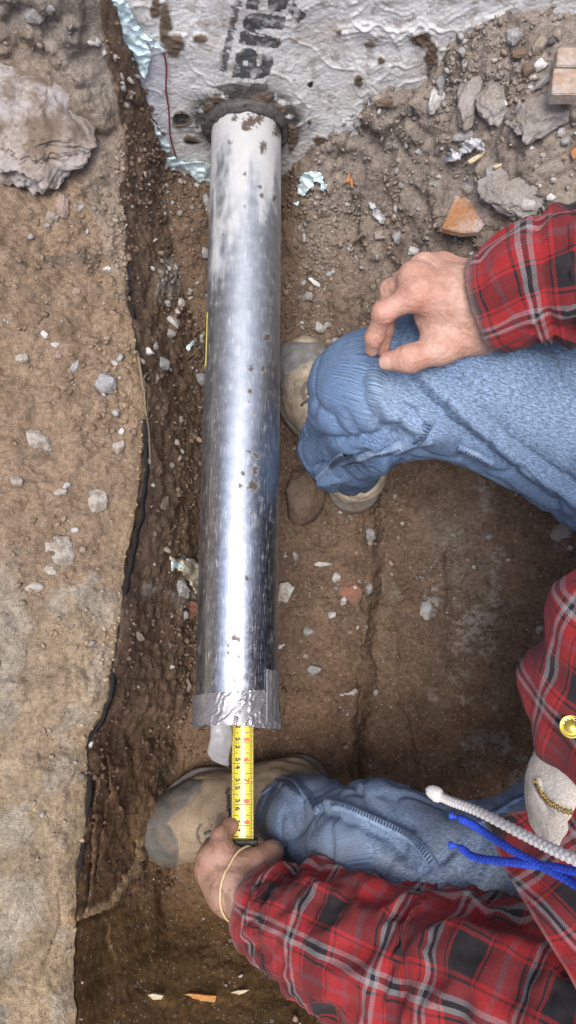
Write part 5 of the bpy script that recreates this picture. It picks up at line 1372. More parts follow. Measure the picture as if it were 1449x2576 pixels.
# head, neck and the trunk and limbs under the clothes, out of the frame but in its place
sR, sL = np.array([.46, .17, .93]), np.array([.46, -.23, .90])
hd = np.array([.38, -.04, 1.17])
eR, eL = np.array([.50, .40, .68]), np.array([.21, -.335, .45])
hpR, hpL = np.array([.52, .205, .42]), np.array([.50, -.10, .38])
bodyp = [('e', hd, (.095, .078, .11), .03), ('e', hd + [-.05, 0, -.06], (.05, .05, .055), .03), cap(hd + [.02, 0, -.06], [.46, -.03, .96], .055, .062, .03), cap(hd + [-.085, 0, -.012], hd + [-.105, 0, -.035], .010, .014, .012),
         ('e', hd + [.01, .08, -.02], (.018, .010, .03), .008), ('e', hd + [.01, -.08, -.02], (.018, .010, .03), .008),
         cap(hd + [-.088, .018, -.078], hd + [-.088, -.018, -.078], .007, .007, .006), cap(hd + [-.08, .05, .02], hd + [-.08, -.05, .02], .008, .008, .012),
         cap([.46, .02, .88], [.52, .03, .45], .13, .13, .05), cap(sR, [.47, 0, .80], .06, .1, .05), cap(sL, [.47, 0, .80], .06, .1, .05), cap(sR, eR, .05, .04, .03), cap(eR, D(1440, 722, .63), .04, .034, .03), cap(sL, eL, .05, .04, .03), cap(eL, D(860, 2345, .335), .04, .034, .03)]
lo, hi = bounds(bodyp); 
cB, qB = surface_nets(bodyp, lo, hi, .008); cB = relax(cB, qB, 2); nB = field_normals(bodyp, cB)
def dirtv(c, seed): return np.clip(smooth(.25, .7, fbm(c * 60 + seed, 4, .6)), 0, 1)
nn1, nn2 = len(cR), len(cL)
disp = np.concatenate([.00035 * fbm(cR * 260, 3) - .0004 * smooth(.75, 1, 1 - np.abs(fbm(cR * np.array([60, 160, 120]), 2))), .0004 * fbm(cL * 260, 3), 0 * cB[:, 0]])
allc = np.vstack([cR, cL, cB]) + np.vstack([nR, nL, nB]) * disp[:, None]
me = mesh_from('body', allc, quads=np.vstack([qR, qL + nn1, qB + nn1 + nn2]))
red = np.zeros(len(allc))
for p_, r_ in ((mI, .020), (mM, .018), (mR, .018), (mP, .018), (D(960, 786, .6), .016), (D(940, 850, .577), .012), (D(1030, 903, .583), .016), (D(975, 909, .573), .012), (D(938, 880, .56), .014), (D(962, 885, .54), .014), (lI, .02), (lM, .02), (lR, .02), (lt1, .02), (lt2, .02), (D(560, 2100, .25), .02)):
    red = np.maximum(red, np.exp(-(np.linalg.norm(allc - p_, axis=1) / r_) ** 2))
attr_f(me, 'red', red * .8 + .2 * smooth(-.3, .6, fbm(allc * 40, 3)))
dv = np.zeros(len(allc)); dv[nn1:nn1 + nn2] = .46 + .35 * dirtv(cL, 4); dv[:nn1] = .10 * dirtv(cR, 1) + .22 * smooth(.04, -.01, np.linalg.norm(cR - D(1170, 740, .62), axis=1) - .02) * smooth(-.2, .5, fbm(cR * 120, 3))  # left hand: even tan layer is painted shade, patchy dirt on top
attr_f(me, 'dirt_shade', dv)
body = link('body', me, M_skin, person)
# thumb nail
M_nail = mat_plain('nail', (.50, .31, .245), .4, var=.06)
tp, tn = D(975, 909, .573), D(1032, 902, .583)
ax_ = (tp - tn) / np.linalg.norm(tp - tn); upn = np.array([0.0, -.55, .84]); upn -= ax_ * (upn @ ax_); upn /= np.linalg.norm(upn); sd_ = np.cross(upn, ax_)
vs = []
for i in range(9):
    for j in range(9):
        a_ = (i / 8 - .5) * 2; c_ = (j / 8 - .5) * 2
        t_ = -.0005 + a_ * .0062 * (1 - .12 * c_ * c_); ang_ = c_ * .62 * math.sqrt(max(0, 1 - (abs(a_) ** 4) * .5))
        rr_ = .0100 + .0003 - (.0010 * a_ if a_ > 0 else 0)
        vs.append(tp + ax_ * t_ + (upn * math.cos(ang_) + sd_ * math.sin(ang_)) * rr_)
vs = np.array(vs); f = grid_faces(9, 9)
me = mesh_from('thumb_nail', np.vstack([vs, vs - upn * .0008]), quads=np.vstack([f, f[:, ::-1] + 81])); link('thumb_nail', me, M_nail, body)
# hair cap
hp_ = [('e', hd + [.012, 0, .018], (.100, .086, .108), .02)]
lo, hi = bounds(hp_); ch, qh = surface_nets(hp_, lo, hi, .006); keepv = (ch[:, 2] > hd[2] + .0) | (ch[:, 0] > hd[0] + .02)
okq = keepv[qh].all(1); me = mesh_from('hair', ch + (.003 * fbm(ch * 90, 3))[:, None] * [0, 0, 1], quads=qh[okq]); link('hair', me, mat_plain('hair', (.16, .12, .09), .7, bump=.003, bscale=300), person)

# ---- denim
M_den, nt, b = newmat('denim'); N = NT(nt); co_ = N.attr('pat', 'Vector'); oc = N.coord()
st = N.noise(N.map(co_, (.22, 1, 1)), 900, 3, .75); st2 = N.noise(N.map(co_, (.25, 1, 1)), 300, 4, .7); tw = N.noise(co_, 1500, 2, .8); cl = N.noise(oc, 22, 4, .6)
c = N.mix(N.attr('fade'), (.050, .105, .215), (.205, .285, .405))
c = N.mix(N.ramp(cl, [(.35, 0), (.7, .35)]), c, (.15, .205, .30))
c = N.mix(1.0, c, N.ramp(st, [(.36, .50), (.5, .95), (.64, 1.60)]), 'MULTIPLY')
c = N.mix(1.0, c, N.ramp(st2, [(.3, .90), (.7, 1.10)]), 'MULTIPLY')
c = N.mix(1.0, c, N.ramp(tw, [(.35, .60), (.65, 1.5)]), 'MULTIPLY')
c = N.mix(N.m('MULTIPLY', N.attr('soil'), .7), c, (.20, .185, .165))
N.l(c, b.inputs['Base Color']); b.inputs['Roughness'].default_value = .95
h = N.bump(st, .2, .0005); h = N.bump(tw, .3, .0005, h); N.l(h, b.inputs['Normal'])
K1, A1 = D(938, 1002, .455), D(892, 1185, .135)
K2, A2 = D(950, 2135, .300), D(745, 2050, .115)
legR = [cap(hpR, D(1190, 945, .485), .118, .084, .04), cap(D(1190, 945, .485), K1, .084, .069, .04), cap(K1, D(868, 1108, .25), .068, .060, .04), cap(D(866, 1110, .25), D(897, 1195, .10), .058, .040, .03),
        cap(D(1040, 1050, .40), D(950, 1115, .28), .035, .034, .04)]
legL = [cap(hpL, D(1200, 2265, .37), .115, .080, .05), cap(D(1200, 2265, .37), K2, .080, .068, .05), cap(K2, D(810, 2085, .19), .068, .060, .05), cap(D(800, 2085, .20), A2, .060, .056, .03)]
hips = [cap(hpR, hpL, .125, .125, .06), ('e', [.56, 0.05, .42], (.15, .19, .12), .06)]
J = legR + hips + legL
lo, hi = bounds(J); lo[2] = max(lo[2], .06)
cJ, qJ = surface_nets(J, lo, hi, .0042); cJ = relax(cJ, qJ, 2, .5); nJ = field_normals(J, cJ)
jx, jy, jz = proj(cJ)
W1 = 14 * fbm(cJ * 14, 3)
isup = cJ[:, 1] > .03
fold = np.zeros(len(cJ))
for ln, a_, w_ in (([(745, 1090), (850, 1120), (960, 1095), (1040, 1040), (1085, 1075)], -.010, 15), ([(1085, 1075), (1030, 1060), (975, 1040), (935, 990)], .008, 22), ([(775, 1000), (830, 1060), (880, 1120)], -.006, 18), ([(950, 960), (1010, 1050), (1110, 1110)], .006, 24),
                   ([(1020, 950), (1120, 1060), (1240, 1150), (1400, 1290)], -.007, 16), ([(1060, 940), (1190, 1060), (1330, 1180), (1449, 1270)], .006, 16), ([(1130, 950), (1260, 1090), (1449, 1220)], -.005, 18),
                   ([(800, 1180), (880, 1165), (960, 1130), (1010, 1090)], -.012, 12), ([(820, 1215), (900, 1200), (960, 1165)], .008, 14), ([(930, 1120), (1010, 1130), (1090, 1105)], .006, 12), ([(760, 1030), (745, 1080)], -.005, 14), ([(1000, 990), (1040, 1010), (1075, 1050)], .006, 18), ([(905, 960), (925, 1040), (985, 1110)], -.007, 12),
                   ([(800, 2035), (760, 2090), (700, 2150)], -.007, 18), ([(805, 2035), (840, 2025), (930, 2050), (1040, 2110), (1090, 2175)], .006, 12), ([(815, 2045), (900, 2075), (980, 2110), (1040, 2180)], -.006, 16), ([(650, 1985), (710, 1950), (780, 1985)], -.004, 12),
                   ([(690, 1960), (745, 2000), (800, 2045)], .004, 10), ([(860, 1960), (905, 1985), (945, 2045)], -.007, 12), ([(1140, 2115), (1110, 2160), (1040, 2220)], -.008, 16), ([(1200, 2130), (1150, 2200), (1080, 2240)], -.006, 14), ([(1250, 2150), (1200, 2220)], .006, 14), ([(900, 2080), (960, 2150), (1060, 2210)], .005, 22)):
    dd_ = seg_dist(jx + W1, jy + W1, ln)
    fold += a_ * (np.exp(-(dd_ / w_) ** 2) if a_ > 0 else np.exp(-dd_ / (w_ * .75))) * (nJ[:, 2] > -.3)
dJ = fold * 1.25 + .0035 * fbm(cJ * 11 + 2, 2, .5) + .0006 * fbm(cJ * 55, 2) - .004 * smooth(.8, 1, 1 - np.abs(fbm(cJ * np.array([16, 9, 16]) + 8, 2)))
cJ = cJ + nJ * dJ[:, None]
me = mesh_from('jeans', cJ, quads=qJ)
# the weave runs along each leg
def along(p, pts):
    s0 = 0; best = np.full(len(p), 9.); out = np.zeros((len(p), 3))
    for a_, b_ in zip(pts[:-1], pts[1:]):
        ab = b_ - a_; L = np.linalg.norm(ab); t = np.clip((p - a_) @ ab / L ** 2, 0, 1); q = p - a_ - t[:, None] * ab; d_ = np.linalg.norm(q, axis=1)
        e1 = np.cross(ab / L, [.2, .3, 1.0]); e1 /= np.linalg.norm(e1); e2 = np.cross(ab / L, e1)
        ang_ = np.arctan2(q @ e2, q @ e1); m_ = d_ < best
        out[m_] = np.stack([s0 + t * L, ang_ * .075, 0 * t], -1)[m_]; best = np.where(m_, d_, best); s0 += L
    return out, best
p1, b1 = along(cJ, [hpR, K1, A1]); p2, b2 = along(cJ, [hpL, K2, A2])
pat_ = np.where((b1 < b2)[:, None], p1, p2); attr_v(me, 'pat', pat_)
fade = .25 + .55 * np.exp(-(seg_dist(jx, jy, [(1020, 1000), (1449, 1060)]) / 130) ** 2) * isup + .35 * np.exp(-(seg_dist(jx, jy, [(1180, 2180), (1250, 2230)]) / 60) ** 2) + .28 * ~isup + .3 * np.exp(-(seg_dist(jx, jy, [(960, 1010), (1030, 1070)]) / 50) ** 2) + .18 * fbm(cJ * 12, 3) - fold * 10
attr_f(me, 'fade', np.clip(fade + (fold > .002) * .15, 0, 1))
soil = smooth(.25, .6, fbm(cJ * 30 + 5, 4, .6)) * smooth(.22, .08, cJ[:, 2]) * .8 + .7 * np.exp(-(np.hypot(jx - 1240, jy - 2260) / 50) ** 2) * ~isup + (.22 + .25 * smooth(.0, .5, fbm(cJ * 20, 3))) * ~isup
attr_f(me, 'soil', np.clip(soil, 0, 1))
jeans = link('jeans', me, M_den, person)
# solidly stitched seams lying on the cloth
JN = nJ
def onj(x, y, r=6):
    m_ = np.nonzero((np.abs(jx - x) < r) & (np.abs(jy - y) < r))[0]
    if len(m_) == 0: return onj(x, y, r * 2)
    best = m_[jz[m_] < jz[m_].min() + .02]; return cJ[best].mean(0), JN[best].mean(0)
jx, jy, jz = proj(cJ)
M_seam = mat_stone('faded_seam', (.26, .35, .48), (.13, .20, .34), .9, scale=160); M_thr = mat_plain('seam_thread', (.045, .065, .12), .9, var=.3); M_thr2 = mat_plain('pale_thread', (.40, .46, .54), .8, var=.2)
SB = []; ST1 = []
for pts in ([(803, 1207), (835, 1172), (872, 1138)], [(862, 1168), (905, 1155), (960, 1140), (1010, 1118)], [(1035, 1115), (1065, 1095), (1080, 1060)], [(1150, 1125), (1190, 1142), (1235, 1165)],
            [(705, 1945), (745, 1965), (780, 2010), (803, 2045)], [(840, 2028), (870, 2030), (915, 2052), (985, 2082), (1040, 2110), (1080, 2160), (1092, 2178)], [(1200, 2075), (1240, 2050), (1290, 2020), (1345, 1990)], [(648, 1985), (670, 1962), (700, 1945)]):
    q = catmull([(x, y, 0) for x, y in pts], 26); C_ = [onj(x, y) for x, y, _ in q]
    c3 = np.array([c_[0] for c_ in C_]); n3_ = np.array([c_[1] for c_ in C_])
    for _ in range(3): c3[1:-1] = (c3[:-2] + c3[1:-1] * 2 + c3[2:]) / 4
    tg = np.gradient(c3, axis=0); sd3 = np.cross(tg, n3_); sd3 /= np.linalg.norm(sd3, axis=1)[:, None] + 1e-9
    prof = [(-.0052, -.001), (-.0045, .0012), (-.002, .0018), (.002, .0018), (.0045, .0012), (.0052, -.001)]
    v3 = np.array([c3[i] + sd3[i] * a_ + n3_[i] * (b_ + .0012 + .0005 * math.sin(i * 1.9)) for i in range(26) for a_, b_ in prof])
    mn, mx = v3.min(0) - .02, v3.max(0) + .02; sj = np.nonzero(((cJ > mn) & (cJ < mx)).all(1))[0]
    for i in range(len(v3)):
        b_ = sj[np.argmin(((cJ[sj] - v3[i]) ** 2).sum(1))]; hgt_ = float((v3[i] - cJ[b_]) @ JN[b_]); want = [-.001, .0012, .0020, .0020, .0012, -.001][i % 6]
        v3[i] = v3[i] + JN[b_] * (want - hgt_)
    g3 = v3.reshape(26, 6, 3)
    for _ in range(2): g3[1:-1] = (g3[:-2] + 2 * g3[1:-1] + g3[2:]) / 4
    g3[:, 1:5] += n3_[:, None, :] * .0006; v3 = g3.reshape(-1, 3)
    c3 = (g3[:, 2] + g3[:, 3]) / 2 - n3_ * .0020
    me = mesh_from('seam', v3, quads=grid_faces(26, 6)); link('seam', me, M_seam, jeans)
    # puckers: short dark and light dashes across, two stitch lines along
    Ls = np.concatenate([[0], np.cumsum(np.linalg.norm(np.diff(c3, axis=0), axis=1))])
    for s in np.arange(.003, Ls[-1] - .002, .0036):
        ci = np.array([np.interp(s, Ls, c3[:, k]) for k in range(3)]); ni = np.array([np.interp(s, Ls, n3_[:, k]) for k in range(3)]); si = np.array([np.interp(s, Ls, sd3[:, k]) for k in range(3)]); ti = np.cross(ni, si)
        a_ = ci + ni * .0030
        w_ = .0009
        ST1.append(np.array([a_ - si * .0032 - ti * w_, a_ - si * .0032 + ti * w_, a_ + si * .0030 + ti * (w_ + .0012), a_ + si * .0030 - ti * (w_ - .0012)]) )
v4 = np.vstack(ST1); me = mesh_from('seam_puckers', v4, quads=np.arange(len(v4)).reshape(-1, 4)); o = link('seam_puckers', me, M_thr, jeans, False); o['kind'] = 'stuff'

# ---- plaid flannel
M_pl, nt, b = newmat('plaid_flannel'); N = NT(nt); pv = N.attr('pat', 'Vector')
sp = N.n('ShaderNodeSeparateXYZ'); N.l(pv, sp.inputs[0])
RED, DRK, BLK, WHT, PNK = (.29, .013, .016), (.20, .012, .018), (.012, .010, .013), (.28, .255, .26), (.21, .045, .055)
def stripes(v, per):
    f_ = N.m('FRACT', N.m('DIVIDE', v, per))
    return N.ramp(f_, [(0, BLK), (.23, RED), (.26, BLK), (.28, RED), (.42, PNK), (.47, RED), (.60, BLK), (.625, RED), (.655, WHT), (.70, BLK), (.75, (.24, .19, .20)), (.79, RED), (.90, BLK), (.92, RED), (.95, BLK)], 'CONSTANT')
cu_, cv_ = stripes(sp.outputs[0], .088), stripes(sp.outputs[1], .096)
twl = N.m('SINE', N.m('MULTIPLY', N.m('ADD', sp.outputs[0], sp.outputs[1]), 2 * math.pi / .0022))
fac = N.m('ADD', .5, N.m('MULTIPLY', twl, .24))
c = N.mix(fac, cu_, cv_)
fz_ = N.noise(N.coord(), 900, 4, .75); fz2 = N.noise(N.coord(), 60, 4, .6)
c = N.mix(1.0, c, N.ramp(fz_, [(.3, .62), (.7, 1.35)]), 'MULTIPLY'); c = N.mix(N.ramp(fz2, [(.45, 0), (.8, .08)]), c, (.30, .16, .16))
c = N.mix(N.attr('dust'), c, (.28, .18, .17))
N.l(c, b.inputs['Base Color']); b.inputs['Roughness'].default_value = .95; b.inputs['Sheen Weight'].default_value = .05
h = N.bump(fz_, .5, .0009); N.l(h, b.inputs['Normal'])
def sleeve(name, pts, radii, nu_, nv_, folds, lab=None, squash=(1, 1), cuff=True, uo=0.0, vo=0.0, amp=1.0, seed=0):
    q = catmull([tuple(p) for p in pts], nu_); rd = catmull([(r, r, r) for r in radii], nu_)[:, 0]
    t = np.gradient(q, axis=0); t /= np.linalg.norm(t, axis=1)[:, None]
    s = np.concatenate([[0], np.cumsum(np.linalg.norm(np.diff(q, axis=0), axis=1))])
    u_ = np.cross(t[0], [0, 0, 1.0]); u_ /= np.linalg.norm(u_); U = []; V = []
    for i in range(nu_):
        u_ = u_ - t[i] * (u_ @ t[i]); u_ /= np.linalg.norm(u_); U.append(u_.copy()); V.append(np.cross(u_, t[i]))
    U, V = np.array(U), np.array(V); a = np.linspace(0, 2 * math.pi, nv_)
    S, A_ = np.meshgrid(s, a, indexing='ij')
    Rd = rd[:, None] + 0 * A_
    n3 = np.stack([np.cos(A_) * 1.1 + S * 3, np.sin(A_) * 1.1, S * 16 + seed + .8 * np.cos(A_ + 1)], -1)
    rdg = 1 - np.abs(fbm(n3, 3, .5)) * 1.6
    n4 = np.stack([np.cos(A_) * 2.2, np.sin(A_) * 2.2, S * 26 + np.sin(A_) * 1.2 + seed * 2], -1)
    Rd = Rd + amp * (.0105 * (rdg - .55) + .0035 * fbm(n4, 3, .5))
    if cuff:
        ce = smooth(.018, .0, S); Rd = Rd + .0015 * ce - .0045 * np.exp(-((S - .062) / .005) ** 2) + .002 * smooth(.06, .075, S)
        damp = smooth(0, .07, S); Rd = rd[:, None] + (Rd - rd[:, None]) * (.45 + .55 * damp)
    co = q[:, None, :] + (U[:, None, :] * np.cos(A_)[..., None] * squash[0] + V[:, None, :] * np.sin(A_)[..., None] * squash[1]) * Rd[..., None]
    # cloth has an inner side at the open cuff
    inner = co[:14] - (co[:14] - q[:14, None, :]) / Rd[:14, :, None] * .0022
    full = np.concatenate([inner[::-1], co], 0)
    patf = np.stack([S + uo, A_ * rd.mean() + vo, 0 * S], -1); patf = np.concatenate([patf[:14][::-1], patf], 0)
    me = mesh_from(name, full.reshape(-1, 3), quads=grid_faces(nu_ + 14, nv_)[:, ::-1]); attr_v(me, 'pat', patf.reshape(-1, 3))
    dst = np.concatenate([np.zeros((14, nv_)) + .3, .55 * np.exp(-(S / .006) ** 2) * (cuff * 1)], 0) if cuff else np.zeros((nu_ + 14, nv_))
    attr_f(me, 'dust', np.clip(dst.ravel(), 0, 1))
    return link(name, me, M_pl, shirt)
shirt_prims = [cap([.47, .03, .86], [.54, .04, .46], .155, .165, .06), cap(sR, [.47, .03, .82], .080, .13, .06), cap(sL, [.47, -.03, .82], .080, .13, .06), cap([.44, .10, .84], [.40, .06, .58], .10, .085, .06),
               cap(D(1530, 1550, .66), D(1430, 1735, .60), .045, .036, .035), cap(D(1430, 1735, .60), D(1462, 1850, .60), .036, .030, .03), cap(D(1462, 1850, .60), D(1580, 1900, .64), .030, .045, .03), cap(D(1580, 1580, .66), [.44, .1, .62], .036, .09, .04)]
lo, hi = bounds(shirt_prims, .02); cS, qS = surface_nets(shirt_prims, lo, hi, .0055); cS = relax(cS, qS, 2); nS = field_normals(shirt_prims, cS)
cS = cS + nS * (.006 * fbm(cS * 14 + 4, 3) + .007 * (1 - np.abs(fbm(cS * np.array([9, 18, 9]) + 3, 2)) * 1.6) - .003)[:, None]
me = mesh_from('shirt', cS, quads=qS); ca_, sa_ = math.cos(.72), math.sin(.72)
uu = cS[:, 0] * .5 + cS[:, 2] * .9; vv = cS[:, 1] * 1.0
attr_v(me, 'pat', np.stack([uu * ca_ - vv * sa_, uu * sa_ + vv * ca_ + .02, 0 * uu], -1)); attr_f(me, 'dust', 0 * uu)
shirt = link('shirt', me, M_pl, person)
wc_ = (wu + wr_) / 2
sleeve('sleeve', [D(1222, 768, .602), D(1262, 752, .612), D(1330, 716, .628), D(1440, 690, .645), D(1620, 660, .665), eR + [.01, .0, .0], (eR + sR) / 2, sR + [0, -.02, 0]], [.0480, .0505, .056, .061, .062, .062, .066, .074], 200, 110, None, squash=(1.0, .85), uo=.012, vo=.03, seed=2)
sleeve('sleeve', [D(654, 2280, .282), D(700, 2304, .303), D(800, 2338, .350), D(945, 2405, .405), D(1100, 2475, .445), D(1260, 2515, .50), (eL + sL) / 2 + [.02, -.01, .03], sL], [.0500, .056, .067, .074, .080, .082, .076, .074], 240, 130, None, squash=(1.0, .95), uo=.03, vo=.05, amp=1.25, seed=5)
# the open left front of the shirt hangs over the lap
def patch(name, grid, nu_, nv_, mat, parent, th=.002, wob=.004, pat_rot=0.0, seed=0, uv0=(0, 0)):
    g = np.array(grid); rows_ = np.array([catmull(r, nv_) for r in g]); cols3 = np.array([catmull(rows_[:, j], nu_) for j in range(nv_)]).transpose(1, 0, 2)
    nr_ = grid_normals(cols3); nr_ *= np.sign(nr_[..., 2:3].mean() + 1e-9)
    du = np.linalg.norm(np.diff(cols3, axis=0), axis=-1).mean(1); dv_ = np.linalg.norm(np.diff(cols3, axis=1), axis=-1).mean(0)
    U_ = np.concatenate([[0], np.cumsum(du)])[:, None] + np.zeros(nv_); V_ = np.concatenate([[0], np.cumsum(dv_)])[None, :] + np.zeros((nu_, 1))
    cols3 = cols3 + nr_ * (wob * fbm(cols3 * 20 + seed, 3) + wob * 1.2 * (1 - np.abs(fbm(cols3 * 12 + 9 + seed, 2)) * 1.5))[..., None]
    n_ = nu_ * nv_; c_ = cols3.reshape(-1, 3); f = grid_faces(nu_, nv_)
    e = np.vstack([f[:, [0, 1]], f[:, [1, 2]], f[:, [2, 3]], f[:, [3, 0]]]).tolist(); ks = set(map(tuple, e)); side = np.array([(a, a + n_, b_ + n_, b_) for a, b_ in e if (b_, a) not in ks])
    me = mesh_from(name, np.vstack([c_, c_ - nr_.reshape(-1, 3) * th]), quads=np.vstack([f, f[:, ::-1] + n_, side]))
    cr, sr = math.cos(pat_rot), math.sin(pat_rot); pt = np.stack([U_ * cr - V_ * sr + uv0[0], U_ * sr + V_ * cr + uv0[1], 0 * U_], -1).reshape(-1, 3)
    attr_v(me, 'pat', np.vstack([pt, pt])); ed = np.zeros((nu_, nv_)); ed[:, :3] = .35; ed[:2] = .3; attr_f(me, 'dust', np.concatenate([ed.ravel()] * 2))
    return link(name, me, mat, parent)
patch('shirt_front', [[D(1232, 2070, .515), D(1290, 2045, .55), D(1360, 2030, .58), D(1500, 2010, .64)], [D(1262, 2170, .555), D(1330, 2160, .575), D(1400, 2150, .60), D(1560, 2150, .66)], [D(1318, 2270, .600), D(1390, 2270, .61), D(1470, 2260, .63), D(1640, 2270, .68)],
                      [D(1378, 2370, .625), D(1450, 2390, .635), D(1540, 2390, .65), D(1720, 2400, .70)], [D(1440, 2470, .645), D(1520, 2490, .655), D(1620, 2500, .67), D(1800, 2520, .72)], [D(1520, 2620, .66), D(1600, 2640, .67), D(1700, 2640, .69), D(1900, 2650, .73)]],
      120, 60, M_pl, shirt, seed=3, wob=.004, pat_rot=-.45)
# shirt tail peeping out by the knee side of the cuff
# ---- undershirt with brass zip
M_cream = mat_stone('cream_fleece', (.62, .57, .50), (.56, .50, .42), .95, scale=120)
ups = [cap(D(1478, 1958, .575), D(1484, 2062, .575), .034, .034, .02), cap(D(1470, 2010, .58), [.38, -.06, .62], .045, .09, .05), cap([.40, -.06, .60], [.42, -.04, .86], .10, .10, .05)]
lo, hi = bounds(ups); cU, qU = surface_nets(ups, lo, hi, .005); cU = relax(cU, qU, 2); nU = field_normals(ups, cU)
ux_, uy_, uz_ = proj(cU)
fu = -.004 * np.exp(-(seg_dist(ux_, uy_, [(1352, 1990), (1380, 2040), (1460, 2080)]) / 8) ** 2)
cU = cU + nU * (.004 * fbm(cU * 22, 3) + fu)[:, None]; me = mesh_from('undershirt', cU, quads=qU); under = link('undershirt', me, M_cream, person)
M_brass = mat_plain('brass', (.55, .38, .12), .35, .9, var=.2)
ux_, uy_, uz_ = proj(cU)
def onu(x, y, r=8):
    m_ = np.nonzero((np.abs(ux_ - x) < r) & (np.abs(uy_ - y) < r))[0]
    if len(m_) == 0: return onu(x, y, r * 2)
    best = m_[uz_[m_] < uz_[m_].min() + .01]; return cU[best].mean(0), nU[best].mean(0)
zq = catmull([(1352, 1962, 0), (1362, 1995, 0), (1395, 2025, 0), (1449, 2047, 0), (1500, 2062, 0)], 60)
zc = np.array([onu(x, y)[0] for x, y, _ in zq]); zn = np.array([onu(x, y)[1] for x, y, _ in zq])
for _ in range(12): zc[1:-1] = (zc[:-2] + 2 * zc[1:-1] + zc[2:]) / 4; zn[1:-1] = (zn[:-2] + 2 * zn[1:-1] + zn[2:]) / 4
zt = np.gradient(zc, axis=0); zt /= np.linalg.norm(zt, axis=1)[:, None] + 1e-9; zs = np.cross(zt, zn); zs /= np.linalg.norm(zs, axis=1)[:, None] + 1e-9
v3 = np.array([zc[i] + zs[i] * a_ + zn[i] * b_ for i in range(60) for a_, b_ in ((-.005, .0), (-.0045, .0010), (.0045, .0010), (.005, 0))])
me = mesh_from('zip_tape', v3, quads=grid_faces(60, 4)); link('zip_tape', me, mat_plain('zip_tape', (.55, .49, .40), .9), under)
Lz = np.concatenate([[0], np.cumsum(np.linalg.norm(np.diff(zc, axis=0), axis=1))])
tb_ = bmesh.new(); bmesh.ops.create_cube(tb_, size=1); TC = np.array([v.co for v in tb_.verts]); TF = [[v.index for v in f_.verts] for f_ in tb_.faces]; tb_.free()
TF = np.array(TF); tv, tf_ = [], []
for k, s in enumerate(np.arange(0, Lz[-1], .0018)):
    I3 = lambda A_: np.array([np.interp(s, Lz, A_[:, j]) for j in range(3)])
    c0_, n0_, s0_, t0_ = I3(zc), I3(zn), I3(zs), I3(zt); off = .0004 * (1 if k % 2 else -1)
    tv.append(c0_ + n0_ * .0022 + s0_ * off + TC[:, 0:1] * s0_ * .0042 + TC[:, 1:2] * t0_ * .0008 + TC[:, 2:3] * n0_ * .0014); tf_.append(TF + 8 * (len(tv) - 1))
me = mesh_from('zip_teeth', np.vstack(tv), quads=np.vstack(tf_)); o = link('zip_teeth', me, M_brass, under, False); o['kind'] = 'stuff'
# drawcords
def cord(name, pts, r, mat, parent, res=260):
    br = lambda i, a: 1 + .10 * math.sin(3 * a + i * 1.1) + .10 * math.sin(-3 * a + i * 1.1)
    return tube(name, [tuple(D(*p)) for p in pts], r, mat, parent, n=16, res=res, twist=br)
M_wc = mat_plain('white_cord', (.66, .63, .60), .9, var=.25, bscale=900, bump=.0006); M_bc = mat_plain('blue_cord', (.02, .065, .50), .8, var=.5, bscale=500, bump=.0005)
hoodcord = cord('drawcord', [(1092, 1996, .545), (1130, 2014, .56), (1204, 2042, .60), (1324, 2103, .68), (1449, 2163, .74), (1640, 2230, .80)], .0037, M_wc, person)
knot = [('e', D(1090, 1993, .545), (.0068, .0062, .0062), .003), ('e', D(1100, 2000, .549), (.0060, .0064, .0058), .003), cap(D(1084, 1990, .543), D(1073, 1985, .540), .0022, .0012, .003)]
lo, hi = bounds(knot, .004); ck, qk = surface_nets(knot, lo, hi, .0008); me = mesh_from('cord_knot', ck + field_normals(knot, ck) * (.0005 * np.sin(ck[:, :1] * 2600) * np.sin(ck[:, 1:2] * 2600)), quads=qk); link('cord_knot', me, M_wc, hoodcord)
for pts, tip in (([(1160, 2060, .555), (1190, 2075, .565), (1225, 2098, .58), (1294, 2142, .625), (1365, 2180, .66), (1449, 2226, .70), (1600, 2330, .78)], [(1162, 2061, .556), (1148, 2056, .551), (1132, 2050, .548)]),
                 ([(1162, 2135, .545), (1200, 2158, .565), (1299, 2170, .630), (1380, 2180, .665), (1449, 2192, .70), (1640, 2225, .78)], [(1164, 2136, .546), (1148, 2128, .541), (1130, 2126, .538)])):
    c1 = cord('drawcord', pts, .0032, M_bc, person)
    tube('cord_end', [tuple(D(*p)) for p in tip], .0030, M_bc, c1, n=10, res=14, rfun=lambda t: [1, .55, .62, 1.1][min(3, int(t * 3.99))] if True else 1)
# brass button with raised letters
bc = D(1437, 1828, .648); bn_ = np.array([-.35, .10, .93]); bn_ /= np.linalg.norm(bn_)
Mb = Matrix.Translation(Vector(bc)) @ Vector(bn_).to_track_quat('Z', 'Y').to_matrix().to_4x4()
bm = bmesh.new(); prof = [(.0, .0022), (.0045, .0022), (.0052, .0012), (.0078, .0012), (.0086, .0020), (.0092, .0010), (.0092, -.0015), (.0, -.0015)]
segs_ = 40; vr = [[bm.verts.new(Mb @ Vector((r_ * math.cos(2 * math.pi * k / segs_), r_ * math.sin(2 * math.pi * k / segs_), z_))) for k in range(segs_)] for r_, z_ in prof[1:-1]]
for a_, b_ in zip(vr[:-1], vr[1:]):
    for k in range(segs_): bm.faces.new([a_[k], b_[k], b_[(k + 1) % segs_], a_[(k + 1) % segs_]])
bm.faces.new(vr[0][::1]); bm.faces.new(vr[-1][::-1]); bmesh.ops.recalc_face_normals(bm, faces=bm.faces[:])
me = bpy.data.meshes.new('button'); bm.to_mesh(me); bm.free(); M_gold = mat_plain('gold_button', (.80, .56, .10), .28, .9, var=.15)
button = link('button', me, M_gold, shirt)
